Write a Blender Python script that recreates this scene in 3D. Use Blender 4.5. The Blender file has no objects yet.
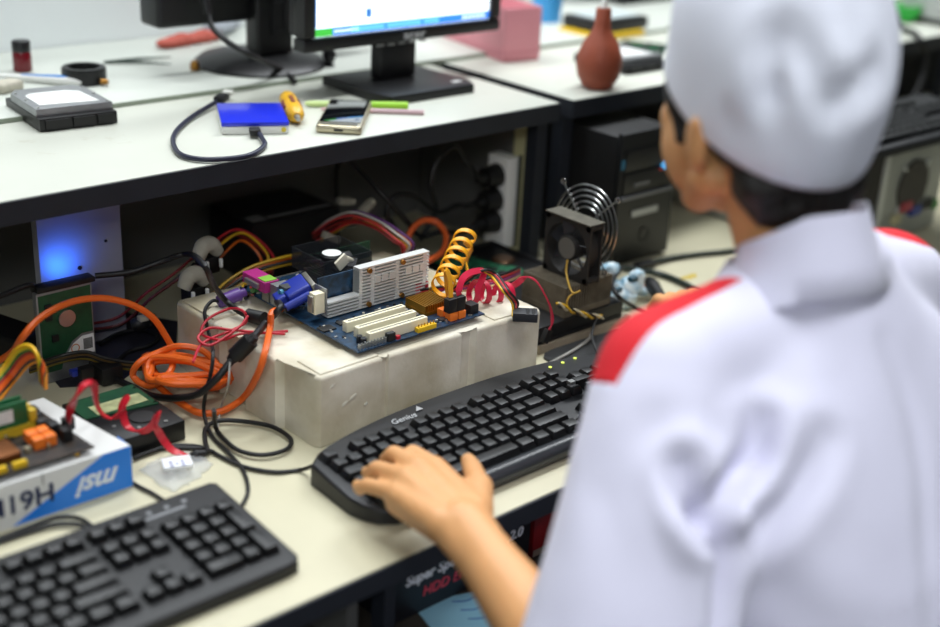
import bpy, bmesh, math, random
from mathutils import Vector as V, Matrix, noise
from mathutils.bvhtree import BVHTree
random.seed(7)
PI = math.pi
C = bpy.context.scene.collection
sc = bpy.context.scene
# ---------------------------------------------------------------- camera (bench top is z = 0, metres)
YAW, PIT, ROL, FPX, CH = math.radians(43.2626), math.radians(22.787), math.radians(3.0718), 1306.0, 0.70
fwd = V((math.sin(YAW)*math.cos(PIT), math.cos(YAW)*math.cos(PIT), -math.sin(PIT)))
r0 = V((math.cos(YAW), -math.sin(YAW), 0)); u0 = r0.cross(fwd)
rgt = r0*math.cos(ROL) + u0*math.sin(ROL); upv = -r0*math.sin(ROL) + u0*math.cos(ROL)
EYE = V((0, 0, CH))
cd = bpy.data.cameras.new('camera'); cam = bpy.data.objects.new('camera', cd); C.objects.link(cam)
cam.matrix_world = Matrix(((rgt.x, upv.x, -fwd.x, 0), (rgt.y, upv.y, -fwd.y, 0), (rgt.z, upv.z, -fwd.z, CH), (0, 0, 0, 1)))
cd.sensor_width = 36; cd.lens = FPX/940*36; cd.clip_start = .05
cd.dof.use_dof = True; cd.dof.focus_distance = 1.55; cd.dof.aperture_fstop = 1.8
sc.camera = cam
def ray(u, v): return fwd*FPX + rgt*(u-470) - upv*(v-313.5)
def pz(u, v, z=0.0):                     # the point of the horizontal plane z seen there
    d = ray(u, v); return EYE + d*((z-CH)/d.z)
def py(u, v, y):
    d = ray(u, v); return EYE + d*(y/d.y)
def px(u, v, x):
    d = ray(u, v); return EYE + d*(x/d.x)
# ---------------------------------------------------------------- materials
def lin(h):
    h = h.lstrip('#'); o = []
    for i in (0, 2, 4):
        c = int(h[i:i+2], 16)/255; o.append(c/12.92 if c <= .04045 else ((c+.055)/1.055)**2.4)
    return (*o, 1)
_m = {}
def M(name, hexc='#888888', rough=.5, metal=0.0, var=0.0, scale=20, bump=0.0, bscale=None, emit=0, alpha=1, trans=0, second=None, coat=0, sheen=0, sss=0):
    if name in _m: return _m[name]
    m = bpy.data.materials.new(name); m.use_nodes = True; nt = m.node_tree; b = nt.nodes['Principled BSDF']
    b.inputs['Base Color'].default_value = lin(hexc); b.inputs['Roughness'].default_value = rough; b.inputs['Metallic'].default_value = metal
    if coat: b.inputs['Coat Weight'].default_value = coat
    if sheen: b.inputs['Sheen Weight'].default_value = sheen
    if sss:
        b.inputs['Subsurface Weight'].default_value = sss; b.inputs['Subsurface Radius'].default_value = (.01, .004, .002); b.inputs['Subsurface Scale'].default_value = 1
    if trans: b.inputs['Transmission Weight'].default_value = trans
    if alpha < 1: b.inputs['Alpha'].default_value = alpha
    if emit:
        b.inputs['Emission Color'].default_value = lin(hexc); b.inputs['Emission Strength'].default_value = emit
    if var or bump:
        tc = nt.nodes.new('ShaderNodeTexCoord')
    if var:
        n = nt.nodes.new('ShaderNodeTexNoise'); n.inputs['Scale'].default_value = scale; n.inputs['Detail'].default_value = 6
        nt.links.new(tc.outputs['Object'], n.inputs['Vector'])
        r = nt.nodes.new('ShaderNodeValToRGB'); r.color_ramp.elements[0].position = .35; r.color_ramp.elements[1].position = .65
        c = lin(hexc); r.color_ramp.elements[1].color = c
        r.color_ramp.elements[0].color = lin(second) if second else tuple(x*(1-var) for x in c[:3])+(1,)
        nt.links.new(n.outputs['Fac'], r.inputs['Fac']); nt.links.new(r.outputs['Color'], b.inputs['Base Color'])
    if bump:
        n2 = nt.nodes.new('ShaderNodeTexNoise'); n2.inputs['Scale'].default_value = bscale or scale*4; n2.inputs['Detail'].default_value = 4
        nt.links.new(tc.outputs['Object'], n2.inputs['Vector'])
        bp = nt.nodes.new('ShaderNodeBump'); bp.inputs['Strength'].default_value = bump; bp.inputs['Distance'].default_value = .002
        nt.links.new(n2.outputs['Fac'], bp.inputs['Height']); nt.links.new(bp.outputs['Normal'], b.inputs['Normal'])
    _m[name] = m; return m
black = M('black_plastic', '#0b0b0d', .42)
dkgrey = M('charcoal_plastic', '#121316', .5, bump=.15, bscale=900)
keyblk = M('key_plastic', '#0c0d0f', .38)
white = M('white_plastic', '#e6e6e2', .4)
silver = M('brushed_metal', '#b9bab8', .35, .9)
alu = M('cast_aluminium', '#9c9ea0', .42, .75, var=.15, scale=60)
chrome = M('chrome_wire', '#b8b8b8', .28, 1)
steel = M('painted_steel', '#191e28', .6, 0, var=.2, scale=30)
rubber = M('black_rubber', '#08080a', .5)
gold = M('gold_contacts', '#c79a3a', .35, .8)
pcbg = M('green_circuit_board', '#174a2d', .45, var=.5, scale=90, second='#123d27')
pcbb = M('blue_circuit_board', '#1a4160', .4, var=.55, scale=110, second='#0b1c2c')
chip = M('chip_black', '#141516', .5)
redc = M('red_cable', '#b5152a', .42)
redf = M('magenta_red_ribbon', '#c9193f', .42)
yel = M('yellow_cable', '#e9a617', .42)
org = M('orange_cable', '#e0631a', .45)
cream = M('cream_plastic', '#e9e2c4', .45)
# ---------------------------------------------------------------- mesh builder
def crom(pts, n=8):
    pts = [V(p) for p in pts]
    if len(pts) < 3: n = max(n, 4)
    P = [pts[0]*2-pts[1]] + pts + [pts[-1]*2-pts[-2]]; out = []
    for i in range(1, len(P)-2):
        a, b, c, d = P[i-1:i+3]
        for k in range(n):
            t = k/n
            out.append(.5*((2*b)+(c-a)*t+(2*a-5*b+4*c-d)*t*t+(3*b-a-3*c+d)*t**3))
    out.append(P[-2].copy()); return out
def frames(P):
    T = []
    for i in range(len(P)):
        t = P[min(i+1, len(P)-1)]-P[max(i-1, 0)]
        T.append(t.normalized() if t.length > 1e-9 else V((0, 0, 1)))
    n = T[0].orthogonal().normalized(); N = []
    for i in range(len(P)):
        n = n-T[i]*n.dot(T[i]); n = n.normalized() if n.length > 1e-6 else T[i].orthogonal().normalized(); N.append(n.copy())
    return T, N
class MB:
    def __init__(s): s.bm = bmesh.new(); s.m = 0
    def _tag(s, faces):
        for f in faces: f.material_index = s.m
    def _bev(s, vs, bev, seg=2):
        if bev:
            es = {e for v in vs for e in v.link_edges}
            r = bmesh.ops.bevel(s.bm, geom=list(es), offset=bev, segments=seg, profile=.6, affect='EDGES')
            s._tag(r['faces'])
    def box(s, x0, x1, y0, y1, z0, z1, bev=0, mat=None, seg=2, taper=None):
        tx, ty = taper or (0, 0)
        co = [(x0, y0, z0), (x1, y0, z0), (x1, y1, z0), (x0, y1, z0), (x0+tx, y0+ty, z1), (x1-tx, y0+ty, z1), (x1-tx, y1-ty, z1), (x0+tx, y1-ty, z1)]
        vs = [s.bm.verts.new((mat @ V(c)) if mat else c) for c in co]
        fs = [s.bm.faces.new([vs[i] for i in q]) for q in ((3, 2, 1, 0), (4, 5, 6, 7), (0, 1, 5, 4), (1, 2, 6, 5), (2, 3, 7, 6), (3, 0, 4, 7))]
        s._tag(fs); s._bev(vs, bev, seg); return s
    def cbox(s, c, d, bev=0, rot=None, seg=2):
        m = Matrix.Translation(V(c)) @ (rot.to_4x4() if rot else Matrix())
        return s.box(-d[0]/2, d[0]/2, -d[1]/2, d[1]/2, -d[2]/2, d[2]/2, bev, m, seg)
    def prism(s, poly, z0, z1, bev=0, mat=None, seg=2):
        mt = mat or Matrix()
        lo = [s.bm.verts.new(mt @ V((x, y, z0))) for x, y in poly]; hi = [s.bm.verts.new(mt @ V((x, y, z1))) for x, y in poly]
        n = len(poly); fs = [s.bm.faces.new(lo[::-1]), s.bm.faces.new(hi)]
        fs += [s.bm.faces.new((lo[i], lo[(i+1) % n], hi[(i+1) % n], hi[i])) for i in range(n)]
        s._tag(fs)
        if bev:
            es = [e for e in fs[1].edges]
            r = bmesh.ops.bevel(s.bm, geom=es, offset=bev, segments=seg, profile=.6, affect='EDGES'); s._tag(r['faces'])
        return s
    def lathe(s, prof, c=(0, 0, 0), seg=24, mat=None, sx=1, sy=1):
        mt = mat or Matrix.Translation(V(c)); R = []
        for r, z in prof:
            R.append([s.bm.verts.new(mt @ V((sx*r*math.cos(2*PI*k/seg), sy*r*math.sin(2*PI*k/seg), z))) for k in range(seg)])
        fs = []
        for a, b in zip(R, R[1:]):
            fs += [s.bm.faces.new((a[k], a[(k+1) % seg], b[(k+1) % seg], b[k])) for k in range(seg)]
        fs += [s.bm.faces.new(R[0][::-1]), s.bm.faces.new(R[-1])]
        s._tag(fs); return s
    def cyl(s, a, b, r, r2=None, seg=16):
        a, b = V(a), V(b); d = b-a
        m = Matrix.Translation(a) @ d.to_track_quat('Z', 'Y').to_matrix().to_4x4()
        return s.lathe([(r, 0), (r if r2 is None else r2, d.length)], seg=seg, mat=m)
    def ring(s, ro, ri, z0, z1, c=(0, 0, 0), seg=32, mat=None):
        mt = mat or Matrix.Translation(V(c)); R = []
        for r, z in ((ro, z0), (ro, z1), (ri, z1), (ri, z0)):
            R.append([s.bm.verts.new(mt @ V((r*math.cos(2*PI*k/seg), r*math.sin(2*PI*k/seg), z))) for k in range(seg)])
        for i in range(4):
            a, b = R[i], R[(i+1) % 4]
            s._tag([s.bm.faces.new((a[k], a[(k+1) % seg], b[(k+1) % seg], b[k])) for k in range(seg)])
        return s
    def ball(s, c, r, sc_=(1, 1, 1), rot=None, seg=20):
        m = Matrix.Translation(V(c)) @ (rot.to_4x4() if rot else Matrix()) @ Matrix.Diagonal((*[r*k for k in sc_], 1))
        q = bmesh.ops.create_uvsphere(s.bm, u_segments=seg, v_segments=max(8, seg*2//3), radius=1, matrix=m)
        s._tag({f for v in q['verts'] for f in v.link_faces}); return s
    def tube(s, pts, r, seg=10, n=8, raw=False):
        P = [V(p) for p in pts] if raw else crom(pts, n); T, N = frames(P); R = []
        for i, p in enumerate(P):
            rr = r
            if isinstance(r, (list, tuple)):
                t = i/(len(P)-1)*(len(r)-1); k = min(int(t), len(r)-2); rr = r[k]+(r[k+1]-r[k])*(t-k)
            b = T[i].cross(N[i])
            R.append([s.bm.verts.new(p+(N[i]*math.cos(2*PI*k/seg)+b*math.sin(2*PI*k/seg))*rr) for k in range(seg)])
        fs = []
        for a, b in zip(R, R[1:]):
            fs += [s.bm.faces.new((a[k], a[(k+1) % seg], b[(k+1) % seg], b[k])) for k in range(seg)]
        fs += [s.bm.faces.new(R[0][::-1]), s.bm.faces.new(R[-1])]
        s._tag(fs); return s
    def ribbon(s, P, N, w, t):            # flat cable: path P, flat-side normals N
        P = [V(p) for p in P]; T, _ = frames(P); R = []
        for i, p in enumerate(P):
            n = V(N[i]) if not isinstance(N, V) else N
            n = (n-T[i]*n.dot(T[i])); n = n.normalized() if n.length > 1e-6 else T[i].orthogonal().normalized(); b = T[i].cross(n)
            R.append([s.bm.verts.new(p+b*x*w/2+n*y*t/2) for x, y in ((-1, -1), (1, -1), (1, 1), (-1, 1))])
        fs = []
        for a, b in zip(R, R[1:]):
            fs += [s.bm.faces.new((a[k], a[(k+1) % 4], b[(k+1) % 4], b[k])) for k in range(4)]
        fs += [s.bm.faces.new(R[0][::-1]), s.bm.faces.new(R[-1])]
        s._tag(fs); return s
    def mesh(s, name, mats, smooth=True, ang=40):
        bmesh.ops.recalc_face_normals(s.bm, faces=s.bm.faces[:])
        me = bpy.data.meshes.new(name); s.bm.to_mesh(me); s.bm.free()
        for m in (mats if isinstance(mats, (list, tuple)) else [mats]): me.materials.append(m)
        if smooth:
            me.shade_smooth(); me.set_sharp_from_angle(angle=math.radians(ang))
        return me
    def out(s, name, mats, parent, local=False, label=None, **k):     # a part; world coordinates unless local
        return addpart(s.mesh(name, mats, **k), name, parent, local, label)
    def top(s, name, label, cat, mats, group=None, kind=None, **k):    # a thing that is one mesh
        me = s.mesh(name, mats, **k)
        return topmesh(me, name, label, cat, group, kind)
def topmesh(me, name, label, cat, group=None, kind=None):
    xs = [v.co for v in me.vertices]
    lo = V((min(c[i] for c in xs) for i in range(3))); hi = V((max(c[i] for c in xs) for i in range(3)))
    o0 = V(((lo.x+hi.x)/2, (lo.y+hi.y)/2, lo.z)); me.transform(Matrix.Translation(-o0))
    o = bpy.data.objects.new(name, me); C.objects.link(o); o.location = o0
    if kind: o['kind'] = kind
    if label: o['label'] = label
    if cat: o['category'] = cat
    if group: o['group'] = group
    FR[o.name] = Matrix.Translation(o0); return o
FR = {}
def addpart(me, name, parent, local=False, label=None):
    f = FR[parent.name]
    if not local: me.transform(f.inverted())
    o = bpy.data.objects.new(name, me); C.objects.link(o); o.parent = parent; FR[o.name] = f
    if label: o['label'] = label
    return o
def T(name, label, cat, loc, group=None, rz=0):
    o = bpy.data.objects.new(name, None); C.objects.link(o); o.empty_display_size = .03
    o.location = V(loc); o.rotation_euler = (0, 0, rz); o['label'] = label; o['category'] = cat
    if group: o['group'] = group
    FR[o.name] = Matrix.Translation(V(loc)) @ Matrix.Rotation(rz, 4, 'Z'); return o
def copy_tree(o, loc, rz, label):
    r = o.copy(); C.objects.link(r); r.location = V(loc); r.rotation_euler = (0, 0, rz); r['label'] = label
    FR[r.name] = Matrix.Translation(V(loc)) @ Matrix.Rotation(rz, 4, 'Z')
    def rec(a, b):
        for ch in a.children:
            c = ch.copy(); C.objects.link(c); c.parent = b; FR[c.name] = FR[r.name]; rec(ch, c)
    rec(o, r); return r
def struct(name, b, mats, **k): return b.top(name, None, None, mats, kind='structure', **k)
def text(name, s, size, mat, mtx, parent, local=False, depth=.0006, shear=0, bold=0, label=None, sx=1.0):
    cu = bpy.data.curves.new(name, 'FONT'); cu.body = s; cu.size = size; cu.extrude = depth; cu.shear = shear; cu.offset = bold
    cu.align_x = 'CENTER'; cu.align_y = 'CENTER'
    o = bpy.data.objects.new('tmp', cu); C.objects.link(o); dg = bpy.context.evaluated_depsgraph_get()
    me = bpy.data.meshes.new_from_object(o.evaluated_get(dg)); bpy.data.objects.remove(o); bpy.data.curves.remove(cu)
    me.materials.clear(); me.materials.append(mat); me.transform(mtx @ Matrix.Diagonal((sx, 1, 1, 1)))
    return addpart(me, name, parent, local, label)
def facing(loc, xdir, up):               # text frame: x along xdir, y along up
    x = V(xdir).normalized(); y = V(up); y = (y-x*y.dot(x)).normalized(); z = x.cross(y); l = V(loc)
    return Matrix(((x.x, y.x, z.x, l.x), (x.y, y.y, z.y, l.y), (x.z, y.z, z.z, l.z), (0, 0, 0, 1)))
def cable(name, label, pts, r, mat, cat='cable', n=8, seg=10, group=None):
    b = MB(); b.tube(pts, r, seg, n); return b.top(name, label, cat, mat, group)
def bx(name, mat, parent, *a, **k):      # one-box part
    loc = k.pop('local', False); lab = k.pop('label', None); b = MB(); b.box(*a, **k); return b.out(name, mat, parent, local=loc, label=lab)
# ================================================================ the room
FZ = -.74
wallm = M('white_painted_wall', '#e9eeee', .7, var=.05, scale=3)
floorm = M('grey_floor_tile', '#55534f', .5, var=.15, scale=4)
struct('floor', MB().box(-2.2, 4.6, -1.8, 3.2, FZ-.05, FZ), floorm)
roomm = M('grey_room_wall', '#8c9090', .8, var=.05, scale=3)
struct('ceiling', MB().box(-2.2, 4.6, -1.8, 3.2, 1.96, 2.0), roomm)
struct('wall_back', MB().box(-2.2, 4.6, 3.2, 3.3, FZ-.05, 2.0), wallm)
struct('wall_left', MB().box(-2.3, -2.2, -1.8, 3.3, FZ-.05, 2.0), roomm)
struct('wall_right', MB().box(4.6, 4.7, -1.8, 3.3, FZ-.05, 2.0), roomm)
struct('wall_front', MB().box(-2.2, 4.6, -1.9, -1.8, FZ-.05, 2.0), roomm)
# ---------------------------------------------------------------- benches
topm = M('cream_laminate', '#cfc9ac', .38, var=.1, scale=5, bump=.03, bscale=200)
def stain(m):
    nt = m.node_tree; b = nt.nodes['Principled BSDF']; src = b.inputs['Base Color'].links[0].from_socket
    tc = nt.nodes.new('ShaderNodeTexCoord'); n = nt.nodes.new('ShaderNodeTexNoise'); n.inputs['Scale'].default_value = 11; n.inputs['Detail'].default_value = 8; n.inputs['Roughness'].default_value = .7
    nt.links.new(tc.outputs['Object'], n.inputs['Vector'])
    r = nt.nodes.new('ShaderNodeValToRGB'); r.color_ramp.elements[0].position = .6; r.color_ramp.elements[1].position = .72; r.color_ramp.elements[0].color = (0, 0, 0, 1); r.color_ramp.elements[1].color = (.55, .55, .55, 1)
    nt.links.new(n.outputs['Fac'], r.inputs['Fac'])
    mx = nt.nodes.new('ShaderNodeMix'); mx.data_type = 'RGBA'; mx.inputs['B'].default_value = lin('#a79f86')
    nt.links.new(r.outputs['Color'], mx.inputs['Factor']); nt.links.new(src, mx.inputs['A']); nt.links.new(mx.outputs['Result'], b.inputs['Base Color'])
stain(topm)
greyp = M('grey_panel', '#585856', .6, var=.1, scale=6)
shadep = M('shade_panel', '#0f0f11', .7)  # near-black colour stands in for the shade behind the tower
ylp = M('pale_yellow_panel', '#bdb98f', .55, var=.15, scale=8)  # lighter and yellower than the grey end panel
YB, YF, SZ = .805, 1.295, .25
XE = 1.376
def bench(x0, x1, label, pan):
    t = T('workbench', label, 'workbench', ((x0+x1)/2, 1.2, FZ))
    bx('tabletop', topm, t, x0, x1, YB, 1.60, -.022, 0, bev=.0015)
    bx('edge_band', steel, t, x0, x1, YB-.003, YB-.0005, -.024, -.0008)
    for lx in (x0+.02, x1-.06):
        for ly in (YB+.02, 1.54): bx('leg', steel, t, lx, lx+.04, ly, ly+.04, FZ, -.0225)
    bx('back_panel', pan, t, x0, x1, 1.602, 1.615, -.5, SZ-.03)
    return t
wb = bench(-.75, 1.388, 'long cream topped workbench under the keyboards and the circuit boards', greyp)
wb2 = bench(1.396, 3.4, 'cream topped workbench beyond the fan, carrying the black tower', shadep)
sh = M('shelf_board', '#cfd1c5', .4, var=.08, scale=4, bump=.03, bscale=200); stain(sh)
rearm = M('rear_shelf_board', '#c9cdc4', .42, var=.06, scale=4)
greenedge = M('greenish_edge', '#8d9686', .5)
def shelf(x0, x1, label, post_x, endp):
    t = T('raised_shelf', label, 'shelf', ((x0+x1)/2, 1.44, 0))
    bx('board', sh, t, x0, x1, YF, 1.588, SZ-.02, SZ, bev=.001)
    bx('edge_band', steel, t, x0, x1, YF-.003, YF-.0005, SZ-.027, SZ-.001)
    if not endp: bx('end_band', steel, t, x0-.0025, x0-.0003, YF-.003, 1.588, SZ-.027, SZ-.001)
    if endp:
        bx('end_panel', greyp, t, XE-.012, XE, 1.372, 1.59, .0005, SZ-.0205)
        bx('panel_edge_strip', ylp, t, XE-.012, XE+.001, 1.347, 1.3715, .0005, SZ-.0205)
        bx('post_cover', ylp, t, XE+.0015, XE+.0075, 1.345, 1.40, .0005, SZ-.0205)
    for pxx in post_x: bx('post', steel, t, pxx, pxx+.022, 1.315, 1.337, .0005, SZ-.0205)
    return t
shelf(-.75, XE, 'raised shelf with dark steel edge holding the monitor and loose drives', (-.74, XE-.022), True)
shelf(1.406, 3.4, 'raised shelf at right holding the pink box and brown rubber blower', (1.408, 2.55), False)
t = T('rear_shelf', 'greyish rear shelf board behind the long seam, under the far monitor', 'shelf', (1.3, 1.75, 0))
bx('board', rearm, t, -.75, 3.4, 1.591, 1.96, SZ-.014, SZ+.006, bev=.001)
bx('edge_band', greenedge, t, -.75, 3.4, 1.5885, 1.5905, SZ-.012, SZ+.006)
for x in (-.7, 1.2, 3.3): bx('post', steel, t, x, x+.03, 1.9, 1.93, FZ, SZ-.015)
part = MB().box(-.75, 1.62, 1.963, 1.978, FZ, .72)
part.top('partition_board', 'white partition board standing behind the rear shelf', 'partition', wallm)
# under the bench
us = T('under_shelf', 'dark shelf under the bench front holding the boxes and blue paper', 'shelf', (.8, 1.0, -.16))
bx('board', M('dark_shelf_board', '#3a352e', .6), us, .2, 1.3, .755, 1.2, -.125, -.1135)
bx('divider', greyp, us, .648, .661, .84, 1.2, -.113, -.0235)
bx('upright', steel, us, .680, .694, .822, .842, FZ, -.0235)
bb = T('boxed_enclosure', 'black product box with white and red lettering under the bench edge', 'box', (.82, .9, -.148))
bx('carton', M('black_carton', '#15171d', .4), bb, .706, .905, .846, .99, -.113, -.028, bev=.001)
wt = M('white_ink', '#e8e8ee', .5); rt_ = M('red_ink', '#d8475a', .5)
fy = .8455
text('printed_line', 'Super Speed', .0165, wt, facing((.768, fy, -.068), (1, 0, 0), (0, 0, 1)), bb, shear=.2, bold=.0003)
text('printed_line', '2.0', .0165, wt, facing((.882, fy, -.070), (1, 0, 0), (0, 0, 1)), bb, shear=.2, bold=.0003)
text('printed_line', 'HDD Enclosure', .0165, rt_, facing((.803, fy, -.089), (1, 0, 0), (0, 0, 1)), bb, shear=.2)
rb = T('red_carton', 'dark red and yellow carton beside the black product box under the bench', 'box', (.98, .9, -.148))
bx('carton', M('red_print', '#8a141a', .45, var=.5, scale=30, second='#4a0e12'), rb, .911, 1.05, .846, .97, -.113, -.036, bev=.001)
bx('yellow_patch', M('yellow_print', '#b88a1c', .5), rb, .916, .945, .8452, .8458, -.058, -.040)
bx('lower_strip', M('beige_print', '#8f8070', .5), rb, .912, 1.045, .8452, .8458, -.112, -.104)
text('printed_line', 'TC', .012, M('yellow_print'), facing((.955, .8452, -.073), (1, 0, 0), (0, 0, 1)), rb)
paper = T('blue_paper', 'light blue sheet of paper with handwriting below the black box', 'paper', (.77, .82, -.113))
sheet = [pz(412, 604, -.1125), pz(512, 584, -.1125), pz(545, 618, -.1125), pz(440, 640, -.1125)]
def slab(q, t):
    b = MB(); n = (q[1]-q[0]).cross(q[2]-q[0]).normalized(); n = n if n.z > 0 else -n
    lo = [b.bm.verts.new(p-n*t) for p in q]; hi = [b.bm.verts.new(p) for p in q]; k = len(q)
    b.bm.faces.new(lo[::-1]); b.bm.faces.new(hi)
    for i in range(k): b.bm.faces.new((lo[i], lo[(i+1) % k], hi[(i+1) % k], hi[i]))
    return b
slab(sheet, .0004).out('sheet', M('pale_blue_paper', '#8fc3d8', .6), paper)
b = MB()
for k in range(3):
    P = [sheet[0].lerp(sheet[1], .35+.12*j+.02*k).lerp(sheet[3].lerp(sheet[2], .35+.12*j), .15+.25*k+(.05 if j % 2 else 0))+V((0, 0, .0005)) for j in range(5)]
    b.tube(P, .0006, 5, 4)
b.out('handwriting', M('blue_ink', '#2b5aa8', .5), paper)
# ================================================================ things on the shelves
S = SZ; R_ = SZ+.006
def drive(name, label, loc, rz, w=.1016, d=.147, h=.026, pcb_up=False, group=None):
    t = T(name, label, 'hard drive', loc, group, rz)
    b = MB(); b.box(-w/2, w/2, 0, d, 0, h*.62, .0015); b.out('chassis', black, t, local=True)
    if not pcb_up:
        b = MB(); b.prism([(-w/2+.001, .012), (w/2-.001, .012), (w/2-.001, d*.84), (w/2-.012, d-.002), (-w/2+.012, d-.002), (-w/2+.001, d*.84)], h*.62, h, .0025); 
        b.out('cover', alu, t, local=True)
        b = MB(); b.prism([(-w/2+.012, .03), (w/2-.014, .022), (w/2-.018, d*.66), (w/2-.034, d*.74), (-w/2+.022, d*.74), (-w/2+.012, d*.66)], h, h+.0004)
        b.out('label_sticker', M('label_paper', '#e4e5e2', .5, var=.12, scale=90), t, local=True)
        for x in (-w/2+.006, w/2-.006):
            for y in (.018, d*.5, d*.8): MB().cyl((x, y, h), (x, y, h+.0012), .0022, seg=10).out('screw', silver, t, local=True)
    b = MB()
    for x0, x1 in ((-.044, -.012), (-.008, .02), (.024, .044)): b.box(x0, x1, -.003, .004, .003, h*.55)
    b.out('connector', rubber, t, local=True)
    return t
a = pz(34, 134, S); c_ = pz(114, 124.5, S)
rz = math.atan2((c_-a).y, (c_-a).x)
drive('hard_drive', 'bare silver hard drive with a pale label lying on the raised shelf', ((a+c_)/2)+V((.008, .002, 0.0005)), rz, d=.126)
# red bottle
p = pz(23, 71, R_)
t = T('ink_bottle', 'small bottle of red liquid with a black cap by the wall', 'bottle', p)
MB().lathe([(.0125, 0), (.0135, .002), (.0135, .026), (.0125, .029)], p, 24).out('bottle', M('red_liquid', '#6e0f1a', .15), t)
MB().lathe([(.0128, .0292), (.0132, .030), (.0132, .043), (.012, .0445)], p, 24).out('cap', black, t)
# black ring
p = pz(84.5, 82, R_)
t = T('tape_ring', 'thick black ring with a small brass screw on the rear shelf', 'ring', p)
MB().ring(.031, .0205, 0, .020, p, 40).ring(.0295, .022, .0202, .0225, p, 40).out('ring', black, t)
q = pz(105, 82, R_+.006); MB().cyl(q+V((-.004, .004, 0)), q+V((.003, -.003, 0)), .004, seg=12).out('screw', M('brass', '#a8793a', .35, .9), t)
# toothbrush
A, B_ = pz(-22, 74, R_+.006), pz(82, 82.5, R_+.006)
d = (B_-A).normalized()
t = T('toothbrush', 'white toothbrush with a blue grip lying on the rear shelf', 'toothbrush', (A+B_)/2-V((0, 0, .006)))
MB().tube([A, A.lerp(B_, .25), A.lerp(B_, .5), A.lerp(B_, .75), A.lerp(B_, .93), B_], [.0022, .0035, .0045, .0062, .0064, .003], 12).out('handle', white, t)
MB().tube([A.lerp(B_, .42)+V((0, 0, .0042)), A.lerp(B_, .6)+V((0, 0, .0046)), A.lerp(B_, .78)+V((0, 0, .0053)), A.lerp(B_, .9)+V((0, 0, .0052))], [.0012, .002, .003, .001], 10).out('grip', M('blue_grip', '#1f7fd0', .4), t)
MB().cbox(A-d*.008, (.02, .011, .012), .003, Matrix.Rotation(math.atan2(d.y, d.x), 3, 'Z')).out('head', white, t)
p = pz(7, 91, R_)
MB().cbox(p+V((0, 0, .007)), (.042, .026, .014), .005, Matrix.Rotation(.4, 3, 'Z'), 3).top('eraser', 'grubby off-white foam eraser at the left end of the rear shelf', 'eraser', M('grubby_foam', '#c9c3b2', .8, var=.2, scale=80))
# tweezers
t = T('tweezers', 'dark green pair of tweezers lying open near the wall', 'tweezers', pz(140, 62, R_))
h0 = pz(104, 62, R_+.003)
for v in (57, 64): MB().tube([h0, h0.lerp(pz(171, v, R_+.003), .5)+V((0, 0, .001)), pz(171, v, R_+.003)], [.0020, .0022, .0008], 8).out('prong', M('green_black_steel', '#25382f', .35, .5), t)
# something red lying behind the far monitor
t = T('red_cloth', 'crumpled red and white cloth lying behind the far monitor', 'cloth', pz(190, 45, R_))
b = MB()
for k in range(7):
    q = pz(168+k*7, 48-k*1.2, R_); b.ball(q+V((0, 0, .008)), .016, (1.3, .8, .5+.15*(k % 3)))
b.out('folds', M('faded_red_cloth', '#b8584a', .8), t)
b = MB()
for k in range(3):
    q = pz(222+k*6, 40-k*3, R_); b.ball(q+V((0, .02, .014)), .02, (1.2, .8, .7))
b.out('lining', M('grey_white_cloth', '#9fa5ac', .8), t)
# rear monitor seen from behind
yb = 1.70
p0 = pz(258, 63, R_)
t = T('rear_monitor', 'black monitor seen from behind on a round base at the back of the shelves', 'monitor', (p0.x, yb, R_))
L_ = py(138, 28, yb-.02)+V((.032, 0, 0)); zb = .328
bx('housing', black, t, L_.x, L_.x+.415, yb-.02, yb+.035, zb, zb+.34, bev=.008, seg=3)
bx('rear_bulge', dkgrey, t, L_.x+.09, L_.x+.33, yb-.045, yb-.0195, zb+.05, zb+.26, bev=.012, seg=3)
b = MB(); b.lathe([(.098, 0), (.101, .004), (.092, .012), (.045, .02), (.03, .022)], (p0.x, yb, R_), 48); b.out('base', black, t)
nk = bx('neck', black, t, p0.x-.033, p0.x+.033, yb-.042, yb-.008, R_+.021, zb+.12, bev=.006, seg=3)
b = MB(); nx = p0.x+.005; ny = yb-.0425
for z in (R_+.055, R_+.098): b.box(nx-.013, nx+.013, ny-.0015, ny, z, z+.004)
for x in (-.013, .010): b.box(nx+x, nx+x+.003, ny-.0015, ny, R_+.055, R_+.102)
b.out('cable_slot', dkgrey, nk)
MB().cyl((L_.x+.12, yb-.05, zb+.052), (L_.x+.175, yb-.05, zb+.052), .006, seg=10).out('port_cover', silver, t)
k = T('video_cable', 'black video cable drooping from the far monitor to the shelf', 'cable', (p0.x, yb-.1, R_))
q = py(208, 12, yb-.06)
MB().tube([q+V((0, .012, .03)), q, py(213, 28, yb-.075), py(228, 42, yb-.10), pz(249, 54, S+.055), pz(270, 64, S+.03), pz(285, 72, S+.012), pz(295, 82, S+.0055)], .0042, 10).out('lead', rubber, k)
MB().cyl(q+V((0, .012, .034)), q+V((0, 0, -.002)), .009, .006, 12).out('plug', rubber, k)
p = pz(195, 70, R_); MB().lathe([(.007, 0), (.0075, .008), (.005, .014)], p, 14).top('brass_nut', 'tiny brass nut beside the round base of the far monitor', 'nut', M('brass'))
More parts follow.
